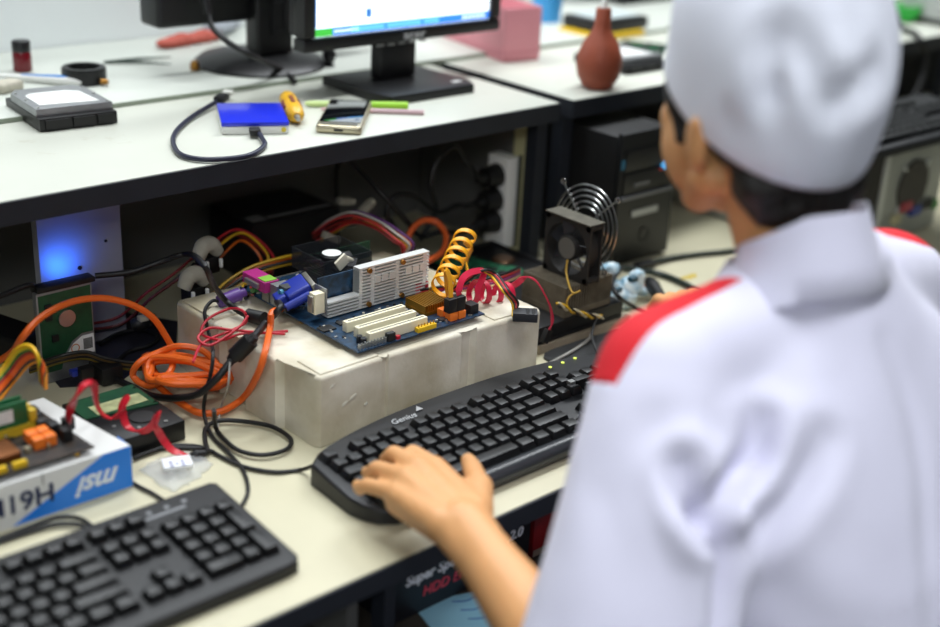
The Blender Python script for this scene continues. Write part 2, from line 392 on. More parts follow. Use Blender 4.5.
# ---------------------------------------------------------------- lit monitor
ym = 1.485
t = T('lit_monitor', 'black monitor with a lit screen standing on the raised shelf', 'monitor', (1.24, ym, S))
xl, xr, z0 = 1.056, 1.429, .318
b = MB(); bw = .020
b.box(xl, xr, ym, ym+.028, z0, z0+.019, .004); b.box(xl, xl+bw, ym, ym+.028, z0+.0195, z0+.30, .004); b.box(xr-bw, xr, ym, ym+.028, z0+.0195, z0+.30, .004); b.box(xl, xr, ym, ym+.028, z0+.3005, z0+.32, .004)
bez = b.out('bezel', black, t)
bx('back_shell', dkgrey, t, xl+.012, xr-.012, ym+.0285, ym+.058, z0+.015, z0+.31, bev=.008)
scr = bx('screen', M('screen_white', '#dfeaf2', .3, emit=1.35), t, xl+bw+.0005, xr-bw-.0005, ym+.006, ym+.024, z0+.0195, z0+.30)
ys = ym+.0055
tb = M('taskbar_blue', '#2f79d8', .3, emit=1.0)
bx('taskbar', tb, scr, xl+bw+.001, xr-bw-.001, ys-.0002, ys+.0004, z0+0.0202, z0+0.0312)
bx('start_button', M('start_green', '#3fae3f', .3, emit=.9), scr, xl+bw+.001, xl+bw+.032, ys-.0006, ys-.00025, z0+0.0202, z0+0.0312)
b = MB()
for x0, x1 in ((.085, .145), (.15, .215), (.22, .25)): b.box(xl+x0, xl+x1, ys-.0006, ys-.00025, z0+0.0222, z0+0.0297)
b.out('taskbar_button', M('taskbar_light', '#5fb0e8', .3, emit=1.0), scr)
b = MB()
for i in range(11): b.box(xl+.055+i*.004, xl+.0575+i*.004, ys-.0006, ys-.00025, z0+0.0242, z0+0.0272)
for i in range(6): b.box(xr-.075+i*.008, xr-.071+i*.008, ys-.0006, ys-.00025, z0+0.0232, z0+0.0282)
b.out('taskbar_icon', M('screen_white'), scr)
bx('window_line', M('screen_grey', '#8da0b0', .3, emit=.6), scr, xl+.03, xr-.05, ys-.0002, ys+.0004, z0+0.0547, z0+0.0559)
bx('window_frame', M('screen_blue', '#2d6fb5', .3, emit=.9), scr, xl+bw+.001, xl+bw+.004, ys-.0002, ys+.0004, z0+0.0327, z0+.28)
bx('page_icon', M('screen_blue'), scr, xl+.112, xl+.121, ys-.0002, ys+.0004, z0+0.0407, z0+0.0527)
text('maker_mark', 'acer', .0185, M('pale_silver', '#d9dadb', .4), facing(((xl+xr)/2+.012, ym-.0004, z0+.0095), (1, 0, 0), (0, 0, 1)), bez, sx=1.3, bold=.0)
b = MB()
for i in range(5): b.box(xl+.13+i*.02, xl+.142+i*.02, ym+.0005, ym+.0035, z0-.0025, z0-.0003)
b.out('button', silver, t)
P4 = [pz(319, 78, S), pz(382, 100.5, S), pz(469, 86, S), pz(424, 66, S)]
w0, w1 = 1.138, 1.318
b = MB(); b.prism([(w0, 1.43), (w0+.012, 1.405), (w1-.012, 1.405), (w1, 1.43), (w1-.004, 1.56), (w0+.004, 1.56)], S, S+.014, .004); b.out('base', black, t)
bx('neck', black, t, 1.196, 1.262, ym+.004, ym+.03, S+.0142, z0-.003, bev=.003)
bx('rating_sticker', white, t, 1.283, 1.300, 1.425, 1.432, S+.0142, S+.0146)
p = pz(329, 70, S)
t = T('webcam', 'small round black webcam on a stub behind the lit monitor stand', 'webcam', p)
MB().cyl(p, p+V((0, 0, .012)), .012, .006).out('foot', black, t)
MB().ball(p+V((0, 0, .024)), .013, (.7, 1, 1.1)).out('head', black, t)
# ---------------------------------------------------------------- blue enclosure and its lead
q = [pz(222, 126, S+.0155), pz(288, 124, S+.0155), pz(279, 102, S+.0155), pz(219, 106, S+.0155)]
a = pz(222, 135, S); c_ = pz(289, 134, S); d = (c_-a); rz = math.atan2(d.y, d.x); w = d.length
t = T('drive_enclosure', 'bright blue and white portable drive box on the raised shelf', 'drive box', (a+c_)/2, rz=rz)
dp = (q[3]-q[0]).length
b = MB(); b.box(-w/2, w/2, 0, dp, 0, .0105, .002); b.out('lower_shell', white, t, local=True)
b = MB(); b.box(-w/2-.0004, w/2+.0004, -.0002, dp+.0004, .0107, .0160, .0015); b.out('lid', M('bright_blue_plastic', '#1d2fd0', .28, coat=.3), t, local=True)
b = MB(); b.cyl((w*.42, .0002, .0058), (w*.42, -.0008, .0058), .0032); b.out('badge', M('yellow_badge', '#d8c23a', .4), t, local=True)
k = T('usb_lead', 'short black USB lead looped from the blue drive box', 'usb cable', a)
zc = S+.0042
e0 = pz(258, 132, S+.007)
MB().tube([e0, pz(262, 138, S+.006), pz(264, 146, zc), pz(247, 156, zc), pz(210, 159.5, zc), pz(184, 156, zc), pz(174, 146, zc), pz(175, 133, zc), pz(189, 119, zc), pz(206, 108, S+.006), pz(216, 102, S+.008)], .0032, 10).out('lead', M('slate_cable', '#23253a', .4), k)
e1 = pz(217, 101.5, S+.009); e2 = pz(226, 94.5, S+.010); dd = (e2-e1).normalized(); rm = dd.to_track_quat('X', 'Z').to_matrix()
MB().cbox(e1.lerp(e2, .5), (.026, .0155, .0085), .002, rm).out('plug', rubber, k)
MB().cbox(e2+dd*.0075, (.014, .0135, .006), 0, rm).out('plug_tip', M('bright_tip', '#dcdcd4', .35), k)
f1 = pz(255, 131.5, S+.0075); MB().cbox(f1, (.014, .018, .008), .002, Matrix.Rotation(rz, 3, 'Z')).out('plug', rubber, k)
# screwdriver
a, c_ = pz(287, 98, S+.0125), pz(297, 117, S+.0115); d = (c_-a).normalized(); rm = d.to_track_quat('Z', 'Y').to_matrix().to_4x4(); L = (c_-a).length
t = T('screwdriver', 'stubby yellow and brown handled screwdriver lying by the blue drive box', 'screwdriver', a-V((0, 0, .0125)))
mt = Matrix.Translation(a) @ rm
MB().lathe([(.008, 0), (.0115, .004), (.012, L*.28), (.0095, L*.36), (.0118, L*.45), (.0125, L*.8), (.011, L*.92), (.006, L)], seg=10, mat=mt).out('handle', M('yellow_grip', '#dca820', .4), t)
b = MB()
for k in range(0, 10, 2):
    an = 2*PI*(k+.5)/10
    b.cbox(mt @ V((.0113*math.cos(an), .0113*math.sin(an), L*.5)), (.003, .006, L*.34), .001, (rm @ Matrix.Rotation(an, 4, 'Z')).to_3x3())
b.out('grip_panel', M('brown_grip', '#7a3a22', .5), t)
MB().cyl(c_-d*.001, c_+d*.012, .0042, .003, 8).cyl(c_+d*.012, c_+d*.018, .0016, seg=6).out('bit', silver, t)
# phone
P = [pz(316, 133, S), pz(363.5, 136, S), pz(370, 109, S), pz(329, 107, S)]
ctr = (P[0]+P[1]+P[2]+P[3])/4; ax = ((P[1]-P[0])+(P[2]-P[3])).normalized(); rz = math.atan2(ax.y, ax.x)
w = ((P[1]-P[0]).length+(P[2]-P[3]).length)/2; l = ((P[3]-P[0]).length+(P[2]-P[1]).length)/2
t = T('mobile_phone', 'small mobile phone with a black screen and silver lower edge', 'phone', ctr, rz=rz)
b = MB(); b.box(-w/2, w/2, -l/2, l/2, 0, .0115, .004, seg=3); b.out('body', M('champagne_metal', '#b5ac93', .3, .7), t, local=True)
b = MB(); b.box(-w/2+.003, w/2-.003, -l/2+.017, l/2-.004, .0116, .0124, .0003); b.out('screen', M('phone_glass', '#0c0f14', .06, coat=1), t, local=True)
b = MB(); b.box(-w/2+.006, w/2-.006, -l/2+.005, -l/2+.012, .0116, .0122); b.out('key_strip', M('grey_keys', '#5d5a52', .4), t, local=True)
b = MB(); b.box(-.006, .006, -l/2-.0005, -l/2+.001, .004, .007); b.out('port', rubber, t, local=True)
# pens
def pen(name, label, a, b_, r, m1, m2, frac):
    t = T(name, label, 'pen', (a+b_)/2-V((0, 0, r)))
    MB().tube([a, a.lerp(b_, .1), a.lerp(b_, frac)], [r*.45, r*.85, r*.9], 10, 4).out('barrel', m1, t)
    MB().tube([a.lerp(b_, frac), b_], [r, r], 10, 4).out('cap', m2, t)
gr = M('lime_plastic', '#9fd630', .35)
pen('highlighter', 'lime green highlighter pen lying behind the phone', pz(305, 103.5, S+.005), pz(408, 105.5, S+.005), .005, M('pale_lime', '#cfe79a', .35), gr, .64)
pen('ballpoint_pen', 'pale pink slim pen lying just in front of the highlighter', pz(321, 109, S+.0035), pz(424, 112.5, S+.0035), .0035, M('pale_pink', '#e3bcc0', .4), M('pinkish_grey', '#c9a9ae', .4), .5)
# ---------------------------------------------------------------- right shelf
pk = M('pink_plastic', '#e79aa4', .45)
A, B_, D_ = pz(503.5, 63, S), pz(539, 60, S), pz(435, 42, S)
e1 = (B_-A); rz = math.atan2(e1.y, e1.x); w = e1.length; dp = .20
t = T('pink_box', 'open pink plastic box standing on the right shelf behind the lit monitor', 'box', A, rz=rz)
h = .088
b = MB(); b.box(0, w, 0, dp, 0, .005, .002); b.box(0, w, 0, .004, .005, h, .0015); b.box(0, w, dp-.004, dp, .005, h, .0015); b.box(0, .004, .0042, dp-.0042, .005, h, .0015); b.box(w-.004, w, .0042, dp-.0042, .005, h, .0015)
b.out('body', pk, t, local=True)
b = MB(); b.box(-.001, w+.001, -.0012, -.0002, .014, .017); b.box(-.0014, -.0002, 0, dp, .014, .017); b.out('moulding_line', M('darker_pink_line', '#d98c97', .5), t, local=True)  # strip in a slightly darker pink than the box
p = pz(546, 24, S)
t = T('blue_cup', 'light blue plastic cup behind the pink box', 'cup', p)
MB().lathe([(.026, 0), (.03, .07), (.028, .07), (.024, .004)], p, 28).out('cup', M('sky_blue_plastic', '#3f9fe0', .4), t)
# rubber blower
p = pz(597, 88, S)
t = T('rubber_blower', 'brown rubber bulb blower standing upright on the right shelf edge', 'air blower', p)
MB().lathe([(.018, 0), (.024, .004), (.0325, .02), (.0355, .036), (.034, .052), (.026, .072), (.016, .086), (.0125, .096), (.012, .118), (.0105, .122)], p, 36).out('bulb', M('brown_rubber', '#96482f', .55, var=.15, scale=50), t)
b = MB(); b.tube([p+V((-.0235*1.0, -.0268, .036)), p+V((-.022, -.025, .055)), p+V((-.0108, -.0123, .086)), p+V((-.0085, -.0095, .11))], .0012, 6); b.out('seam', M('brown_rubber'), t)
MB().cyl(p+V((0, 0, .1225)), p+V((0, 0, .135)), .006, .004).out('nozzle', white, t)
# caddy
A, B_ = pz(569, 37, S), pz(655, 37, S)
t = T('tool_caddy', 'black plastic tray with a yellow base on the right shelf', 'tray', (A+B_)/2)
b = MB(); x0, x1, y0 = A.x+.01, B_.x-.01, 1.58
b.box(x0, x1, y0, y0+.10, S, S+.012, .003); b.out('base', M('vivid_yellow', '#e8c020', .4), t)
b = MB(); b.box(x0+.01, x1+.015, y0+.006, y0+.1, S+.0122, S+.034, .004); b.out('tray', black, t)
b = MB(); b.box(x0+.02, x1, y0+.015, y0+.09, S+.0342, S+.037); b.out('tray_insert', M('pale_card', '#b9c4c4', .5), t)
def pcb(name, label, A, rz, w, d, h0=0, pm=pcbg, seed=1, cat='circuit board', n=14):
    rnd = random.Random(seed); t = T(name, label, cat, A, rz=rz)
    b = MB(); b.box(-w/2, w/2, -d/2, d/2, 0, .0016); b.out('board', pm, t, local=True)
    for i in range(n):
        x = rnd.uniform(-w*.42, w*.42); y = rnd.uniform(-d*.42, d*.42); s = rnd.uniform(.003, .009); b = MB()
        b.box(x-s, x+s, y-s*.7, y+s*.7, .0016, .0016+rnd.uniform(.001, .004)); b.out('chip' if i % 3 else 'metal_can', chip if i % 3 else silver, t, local=True)
    return t
pcb('loose_circuit_board', 'bare green circuit board lying behind the white topped drive', pz(640, 50, S+.0002), .5, .14, .09, seed=3)
pcb('small_circuit_board', 'small green board at the back of the right shelf by the tray', pz(668, 22, S+.0002), .2, .12, .07, seed=5)
A, B_ = pz(622, 76, S), pz(664, 71, S)
t = drive('spare_drive', 'white topped loose drive beside the man\'s face on the right shelf', (A+B_)/2+V((.015, .004, .0003)), -.02, .102, .12, .022)
# dark monitor base far right, green bowl, cream case
yq = 1.86
t = T('dark_monitor', 'black monitor at the far back of the right shelf, mostly out of view', 'monitor', (2.17, yq, S))
bx('housing', black, t, 1.98, 2.42, yq, yq+.04, R_+.045, R_+.36, bev=.006)
bx('base', black, t, 2.08, 2.32, yq-.06, yq+.08, R_, R_+.014, bev=.004)
bx('neck', black, t, 2.17, 2.23, yq+.005, yq+.03, R_+.0142, R_+.0445)
p = pz(903, 21, S)
t = T('green_bowl', 'bright green plastic bowl on the right shelf past the white cap', 'bowl', p)
MB().lathe([(.018, 0), (.030, .014), (.034, .034), (.032, .034), (.027, .014), (.012, .004)], p, 32).out('bowl', M('bright_green_plastic', '#2fbf45', .4), t)
p = pz(924, 30, S)+V((.07, -.01, 0))
t = T('beige_case', 'pale grey equipment case at the far right end of the shelf', 'case', (p.x+.12, p.y+.1, S))
bx('body', M('pale_grey_case', '#b4b7b4', .5), t, p.x, p.x+.25, p.y, p.y+.11, S+.012, S+.17, bev=.004)
bx('foot_rail', black, t, p.x+.004, p.x+.246, p.y+.004, p.y+.105, S, S+.0118)
bx('front_slot', black, t, p.x+.03, p.x+.2, p.y-.001, p.y, S+.07, S+.09)
q = p.x-.06
cable('hanging_cable', 'black cable hanging over the right shelf edge beside the cap', [pz(884, -6, S+.06), pz(890, 6, S+.02), pz(897, 25, S+.010), py(914, 33, YF+.012), py(921, 41, YF-.016), py(926, 56, YF-.024), py(921, 82, YF-.030), py(908, 103, YF-.05), py(886, 118, YF-.08)], .0058, rubber)
cable('red_lead', 'thin red lead beside the green bowl', [pz(876, -4, S+.03), pz(884, 4, S+.008), pz(889, 12, S+.004)], .004, redc)
# ================================================================ foam block
foamm = M('polystyrene', '#dfd9c8', .75, var=.06, scale=11, second='#b1a68a', bump=.25, bscale=260)
FT = .085
t = T('foam_block', 'chunky white polystyrene packing block carrying the blue circuit board', 'foam block', (.92, 1.15, 0))
b = MB()
out = [(.752, 1.026), (.838, 1.0285), (.840, 1.032), (.845, 1.032), (.847, 1.0285), (.955, 1.0265), (.960, 1.033), (.974, 1.033), (.979, 1.026), (1.082, 1.024), (1.086, 1.03),
       (1.086, 1.135), (1.06, 1.15), (1.06, 1.30), (.742, 1.305), (.736, 1.298), (.736, 1.205), (.744, 1.20), (.744, 1.158), (.737, 1.152), (.737, 1.092), (.747, 1.088), (.747, 1.034)]
b.prism(out, .0006, FT, .005, seg=3)
main = b.out('block', foamm, t)
for pg, hh in (([(.755, 1.032), (.836, 1.034), (.836, 1.072), (.755, 1.075)], .0020), ([(1.012, 1.032), (1.08, 1.03), (1.08, 1.10), (1.012, 1.12)], .0020), ([(.742, 1.225), (.79, 1.225), (.79, 1.295), (.742, 1.295)], .003)): MB().prism(pg, FT-.002, FT+hh, hh*.8).out('raised_pad', foamm, main)
b = MB()
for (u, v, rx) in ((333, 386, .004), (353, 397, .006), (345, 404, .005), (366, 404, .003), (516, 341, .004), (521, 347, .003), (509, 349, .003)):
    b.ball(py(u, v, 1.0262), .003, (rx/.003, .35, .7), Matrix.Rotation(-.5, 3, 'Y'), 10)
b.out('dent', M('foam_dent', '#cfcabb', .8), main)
# ================================================================ blue circuit board on the foam
BZ = .0925; PT = BZ+.0016
X0, X1, Y0_, Y1 = .812, 1.003, 1.040, 1.278
t = T('circuit_board', 'blue computer main board with a silver heatsink card standing on the white foam', 'circuit board', (.908, 1.16, FT))
bx('board', pcbb, t, X0, X1, Y0_, Y1, BZ, PT)
b = MB()
for x in (X0+.01, .9, X1-.012):
    for y in (Y0_+.02, 1.16, Y1-.012): b.cyl((x, y, FT+.0005), (x, y, BZ), .0035, seg=8)
b.out('standoff', gold, t)
for i, y in enumerate((1.054, 1.074, 1.094)):           # the three long slots
    s = bx('expansion_slot', cream, t, .836-.001*i, .921, y-.0042, y+.0042, PT, PT+.0125, bev=.0006)
    bx('slot_groove', chip, s, .839, .918, y-.0008, y+.0008, PT+.0123, PT+.0127)
# small components
rnd = random.Random(4)
b = MB(); c2 = MB(); c3 = MB()
def free(x, y): return not (.826 < x < .93 and 1.046 < y < 1.104) and not (1.125 < y < 1.175) and not (.935 < x < .985 and 1.07 < y < 1.12)
for i in range(430):
    x = rnd.uniform(X0+.004, X1-.004); y = rnd.uniform(Y0_+.003, Y1-.004)
    if not free(x, y): continue
    w = rnd.uniform(.0008, .0022); (b, c2, c3)[i % 3].box(x-w, x+w, y-w*.7, y+w*.7, PT, PT+rnd.uniform(.0007, .0025))
b.out('chips', chip, t); c2.out('resistors', M('pale_ceramic', '#c9c3b5', .5), t); c3.out('solder_pads', silver, t)
for (x, y, w, d) in ((.822, 1.112, .009, .007), (.845, 1.115, .005, .005), (.95, 1.055, .006, .005), (.985, 1.16, .006, .008), (.85, 1.23, .012, .012)):
    bx('chip', chip, t, x-w, x+w, y-d, y+d, PT, PT+.0018)
b = MB()
for i in range(9):
    for j in range(2): b.cyl((.817+i*.0045, 1.0425+j*.003, PT), (.817+i*.0045, 1.0425+j*.003, PT+.007), .0009, seg=6)
b.out('pin_header', silver, t)
b = MB()
for (x, y) in ((.829, 1.052), (.829, 1.060)): b.cyl((x, y, PT), (x, y, PT+.009), .0035, seg=14)
b.out('capacitor', M('black_capacitor', '#17191f', .3), t)
bx('pin_socket', chip, t, .856, .8665, 1.0415, 1.0475, PT, PT+.010)
bx('red_jumper', redc, t, .869, .874, 1.0415, 1.0455, PT, PT+.004)
bx('yellow_header', M('yellow_header', '#e2b81e', .4), t, .9, .928, 1.0415, 1.0475, PT, PT+.0055)
b = MB()
for i in range(6): b.cyl((.903+i*.0045, 1.0445, PT+.0055), (.903+i*.0045, 1.0445, PT+.009), .0008, seg=6)
b.out('yellow_pin', gold, t)
cs = MB(); cs.box(.938, .976, 1.074, 1.112, PT, PT+.004)     # finned gilt cooler
for i in range(11): cs.box(.9385+i*.0035, .9400+i*.0035, 1.0745, 1.1115, PT+.004, PT+.0125)
cs.out('chipset_cooler', M('gilt_metal', '#b4822a', .35, .85), t)
om = M('orange_socket', '#ef7a28', .4)
for (x, y) in ((.958, 1.050), (.971, 1.050), (.958, 1.064), (.971, 1.064)): bx('data_socket', om, t, x-.0055, x+.0055, y-.0055, y+.0055, PT, PT+.0095, bev=.0006)
bx('connector', chip, t, .985, .998, 1.046, 1.060, PT, PT+.012); bx('connector', chip, t, .984, .997, 1.068, 1.082, PT, PT+.014)
b = MB()
for i in range(10): b.cyl((.989, 1.09+i*.004, PT), (.989, 1.09+i*.004, PT+.008), .0009, seg=6)
b.out('pin_row', gold, t)
bx('red_socket', redc, t, .975, .995, 1.135, 1.148, PT, PT+.012)
# memory module at the far side
s = bx('memory_slot', ylp, t, .90, .998, 1.252, 1.259, PT, PT+.007)
bx('memory_module', pcbg, t, .902, .996, 1.2545, 1.2565, PT+.007, PT+.030)
# socket pile at the left edge
bx('audio_block', M('grey_metal_jack', '#5b5d5c', .4, .6), t, .8125, .832, 1.180, 1.194, PT, PT+.030)
jm = {'pink': '#d98a8a', 'green': '#8fc23a', 'blue': '#4f8fae'}
for c, z in zip(('pink', 'green', 'blue'), (.006, .0145, .023)):
    MB().ring(.0042, .0018, 0, .004, seg=16, mat=Matrix.Translation((.8125, 1.187, PT+z)) @ Matrix.Rotation(-PI/2, 4, 'Y')).out('audio_jack', M('jack_'+c, jm[c], .4), t)
bx('port_block', alu, t, .8125, .834, 1.198, 1.212, PT, PT+.026)
pp = bx('parallel_port', M('magenta_plastic', '#b02f7d', .4), t, .806, .827, 1.214, 1.262, PT+.0135, PT+.027, bev=.001)
bx('port_shell', M('nickel', '#a9a69c', .35, .8), pp, .8015, .8059, 1.224, 1.252, PT+.0165, PT+.0235, bev=.0015)
bx('port_lower', M('nickel'), t, .8125, .83, 1.216, 1.230, PT, PT+.0128)
MB().cyl((.8125, 1.252, PT+.0065), (.835, 1.252, PT+.0065), .006, seg=16).out('keyboard_port', M('port_green', '#4a8f4a', .4), t)
bx('green_strip', M('port_lime', '#8bc34a', .4), pp, .808, .825, 1.216, 1.232, PT+.0272, PT+.0282)
# graphics card with silver fins
yc = 1.150
bx('card_slot', M('slot_blue', '#2a4a7a', .4), t, .846, .955, yc-.004, yc+.004, PT, PT+.010)
g = bx('graphics_card', pcbb, t, .836, .990, yc-.0008, yc+.0008, PT+.0102, PT+.047, label='blue graphics card behind the silver fins')
fin = M('silver_fins', '#e4e4e0', .32, .4)
b = MB()
xa, xm, xb_ = .840, .886, .994
for k in range(14):
    z = PT+.0015+k*.0041
    x0 = xa if k < 5 else xm
    if z > PT+.051: break
    b.box(x0, xb_ if k > 1 else xb_-.006, yc-.0155, yc-.0035, z, z+.0020)
b.box(xa, xm, yc-.0048, yc-.0030, PT+.0105, PT+.020); b.box(xm, xb_-.001, yc-.0048, yc-.0030, PT+.0105, PT+.052)
for x in (.886, .904, .942, .985): b.box(x, x+.005, yc-.0150, yc-.0048, PT+.0015, PT+.0515)
b.out('heatsink', fin, g)
for (x, z) in ((.9, .005), (.951, .005), (.9, .048), (.951, .048)): MB().cyl((x, yc-.0185, PT+z), (x, yc-.0150, PT+z), .0032, seg=12).out('push_pin', M('brass'), g)
b = MB()
for j in range(2):
    for i in range(3): b.box(.908+j*.048+i*.0115, .917+j*.048+i*.0115, yc-.0168, yc-.0156, PT+.030, PT+.039)
b.out('fin_block', fin, g)
b = MB()
for i in range(4): b.box(.9945, .9975, yc-.004, yc-.001, PT+.012+i*.006, PT+.015+i*.006)
b.out('edge_contact', pcbg, g)
dv = bx('video_port', cream, t, .820, .834, yc-.018, yc-.006, PT+.0105, PT+.036, bev=.001)
bx('port_shell', M('nickel'), dv, .8165, .8199, yc-.0165, yc-.0075, PT+.013, PT+.0335, bev=.001)
bx('bracket_metal', alu, t, .8345, .8365, yc-.019, yc+.002, PT+.0105, PT+.040)
# processor cooler shroud
cc = V((.905, 1.215, PT))
co = T('processor_cooler', 'dusty dark processor cooler with a square plastic shroud behind the fins', 'cooler', cc+V((0, 0, .0005)))
b = MB(); b.cbox(cc+V((0, 0, .0065)), (.050, .046, .011), .001)
for i in range(11): b.cbox(cc+V((-.025+i*.005, 0, .0175)), (.0014, .046, .012))
b.out('fins', M('dusty_metal', '#5f5d58', .6, .5), co)
sm = M('smoky_plastic', '#33363a', .25, alpha=.42)
b = MB(); zs = PT+.024
b.box(cc.x-.036, cc.x+.036, cc.y-.034, cc.y-.0325, zs, zs+.026); b.box(cc.x-.036, cc.x+.036, cc.y+.0325, cc.y+.034, zs, zs+.026)
b.box(cc.x-.036, cc.x-.0345, cc.y-.0325, cc.y+.0325, zs, zs+.026); b.box(cc.x+.0345, cc.x+.036, cc.y-.0325, cc.y+.0325, zs, zs+.026)
b.out('shroud', sm, co)
b = MB(); b.lathe([(.014, zs+.003), (.014, zs+.018), (.012, zs+.02)], (cc.x, cc.y, 0), 24)
for k in range(7):
    a = 2*PI*k/7; b.cbox((cc.x+.0225*math.cos(a), cc.y+.0225*math.sin(a), zs+.011), (.018, .013, .0012), 0, Matrix.Rotation(a, 3, 'Z') @ Matrix.Rotation(.6, 3, 'X'))
b.out('fan', black, co)
MB().lathe([(.012, zs+.0202), (.012, zs+.0208)], (cc.x, cc.y, 0), 24).out('fan_sticker', M('label_paper'), co)
b = MB(); q = py(342, 262, 1.178); b.cbox(q, (.018, .004, .014), .0015, Matrix.Rotation(-.6, 3, 'Y')); b.tube([q+V((.006, 0, .004)), q+V((.02, .006, -.004))], .003, 8); b.out('loose_clip', M('ivory_clip', '#d8d2bd', .5), co)
# ================================================================ plugs and leads at the left edge of the board
vb = M('video_blue', '#1c2f92', .4)
k = T('video_plug_cable', 'thick black video cable with a blue plug crossing the foam block', 'cable', (.78, 1.18, FT))
e = V((.806, 1.192, .137)); pl = py(293, 292, 1.185)
d = V((.86, -.3, .42)).normalized(); rm = d.to_track_quat('X', 'Z').to_matrix()
c0 = py(297, 291, 1.18)
MB().cbox(c0, (.030, .040, .019), .003, rm, 3).cbox(c0-d*.021, (.014, .022, .015), .003, rm, 3).out('plug', vb, k)
MB().cbox(c0+d*.0185, (.006, .042, .015), .001, rm).out('plug_face', M('nickel'), k)
for s in (-1, 1):
    o_ = rm @ V((0, s*.0235, 0)); MB().cyl(c0+o_-d*.022, c0+o_+d*.010, .0045, .0045, 10).out('thumbscrew', vb, k)
pts = [c0-d*.026, py(280, 308, 1.15), pz(266, 323, .098), pz(257, 333, .101), px(250, 341, .727), px(236, 355, .712), pz(218, 377, .064), pz(198, 394, .040), pz(176, 398, .026), pz(152, 396, .012), pz(130, 386, .0065), pz(108, 376, .0065)]
MB().tube(pts, .0042, 12).out('lead', rubber, k)
a_, b_ = px(251, 340, .7255), px(235, 356, .711)
MB().cyl(a_, b_, .0098, seg=16).cyl(b_, b_+(b_-a_)*.3, .0075, .0052, 14).cyl(a_+(a_-b_)*.25, a_, .0052, .0075, 14).out('ferrite', rubber, k)
# purple plug
pc = pz(229, 298, FT+.012)
k = T('purple_plug_lead', 'black lead with a purple round plug lying on the foam', 'cable', pc)
dv_ = (pz(240, 294, FT+.014)-pc).normalized()
MB().cyl(pc-dv_*.014, pc+dv_*.014, .0075, .0082, 16).cyl(pc+dv_*.0142, pc+dv_*.022, .0055, seg=14).out('plug', M('purple_plastic', '#5b3a86', .4), k)
pts = [pc-dv_*.013, pz(212, 301, FT+.010), pz(205, 310, FT+.006), pz(206, 322, FT+.004), px(209, 334, .727), pz(213, 352, .082), pz(211, 372, .066), pz(206, 392, .040), pz(204, 414, .012), pz(212, 436, .0035), pz(228, 452, .004), pz(243, 470, .003), pz(248, 490, .003), pz(242, 505, .003), pz(233, 513, .008)]
MB().tube(pts, .0022, 8).out('lead', rubber, k)
# black lead draped over the foam from behind
q = pz(245, 312, FT+.012)
k = T('round_plug_lead', 'black lead ending in a fat round plug beside the blue plug', 'cable', q)
MB().tube([py(95, 276, 1.36), py(130, 272, 1.345), py(160, 262, 1.33), py(188, 254, 1.32), pz(204, 265, .17), pz(213, 284, .135), pz(225, 300, FT+.016), pz(240, 312, FT+.0085), pz(250, 316, FT+.0085)], .0036, 10).out('lead', rubber, k)
a_, b_ = pz(248, 315, FT+.0095), pz(264, 319, FT+.0105)
MB().cyl(a_, b_, .008, .0085, 14).out('plug', rubber, k)
# thin red twisted wire loops
cable('red_wire', 'thin red wire looped over the left of the foam block', [pz(288, 331, FT+.007), pz(262, 333, FT+.005), pz(240, 334, FT+.004), pz(222, 340, FT+.006), pz(202, 334, FT+.004), pz(207, 320, FT+.008), pz(228, 309, FT+.01), pz(243, 311, FT+.02), pz(246, 322, FT+.006), pz(230, 331, FT+.005), pz(212, 338, FT+.004), pz(200, 346, FT+.002), py(193, 362, 1.14)], .0016, redc)
cable('red_wire_pair', 'second thin red wire crossing the first on the foam', [pz(285, 334, FT+.012), pz(255, 332, FT+.01), pz(232, 330, FT+.01), pz(210, 328, FT+.012), pz(198, 338, FT+.008), pz(211, 345, FT+.004), pz(238, 328, FT+.014), pz(248, 316, FT+.023)], .0016, redc)
# orange cable: loop over the foam edge, coil, arc to the left
pts = [pz(281, 309, FT+.012), pz(272, 313, FT+.026), pz(270, 328, FT+.010), px(265, 352, .728), px(257, 376, .720), pz(243, 398, .014), pz(222, 411, .007), pz(200, 413, .007), pz(182, 404, .007), pz(165, 392, .006)]
rnd = random.Random(11)
cx0, cy0 = 186, 372
for i in range(9):
    for (du, dv2, z) in ((-52, -4, .012), (-40, -19, .02), (0, -14, .03), (38, -6, .026), (44, 8, .014), (28, 14, .014), (-10, 10, .02), (-38, 8, .014)):
        s = rnd.uniform(.62, .98); pts.append(pz(cx0+du*s+rnd.uniform(-4, 4), cy0+dv2*s+rnd.uniform(-3, 3), z+.0035*i*.6+rnd.uniform(0, .006)))
pts += [pz(215, 372, .04), pz(205, 352, .05), pz(180, 346, .055), pz(160, 352, .045), pz(140, 362, .04), pz(133, 376, .02), pz(150, 386, .014), pz(170, 372, .035), py(173, 352, 1.27), py(165, 335, 1.28), py(152, 317, 1.285), py(130, 304, 1.29), py(100, 298, 1.295), py(68, 303, 1.295), py(40, 318, 1.285), py(22, 338, 1.28), pz(12, 352, .05), pz(-10, 366, .02)]
cable('orange_network_cable', 'bright orange cable wound in a loose coil on the bench beside the foam', pts, .0040, org, n=5, seg=8)
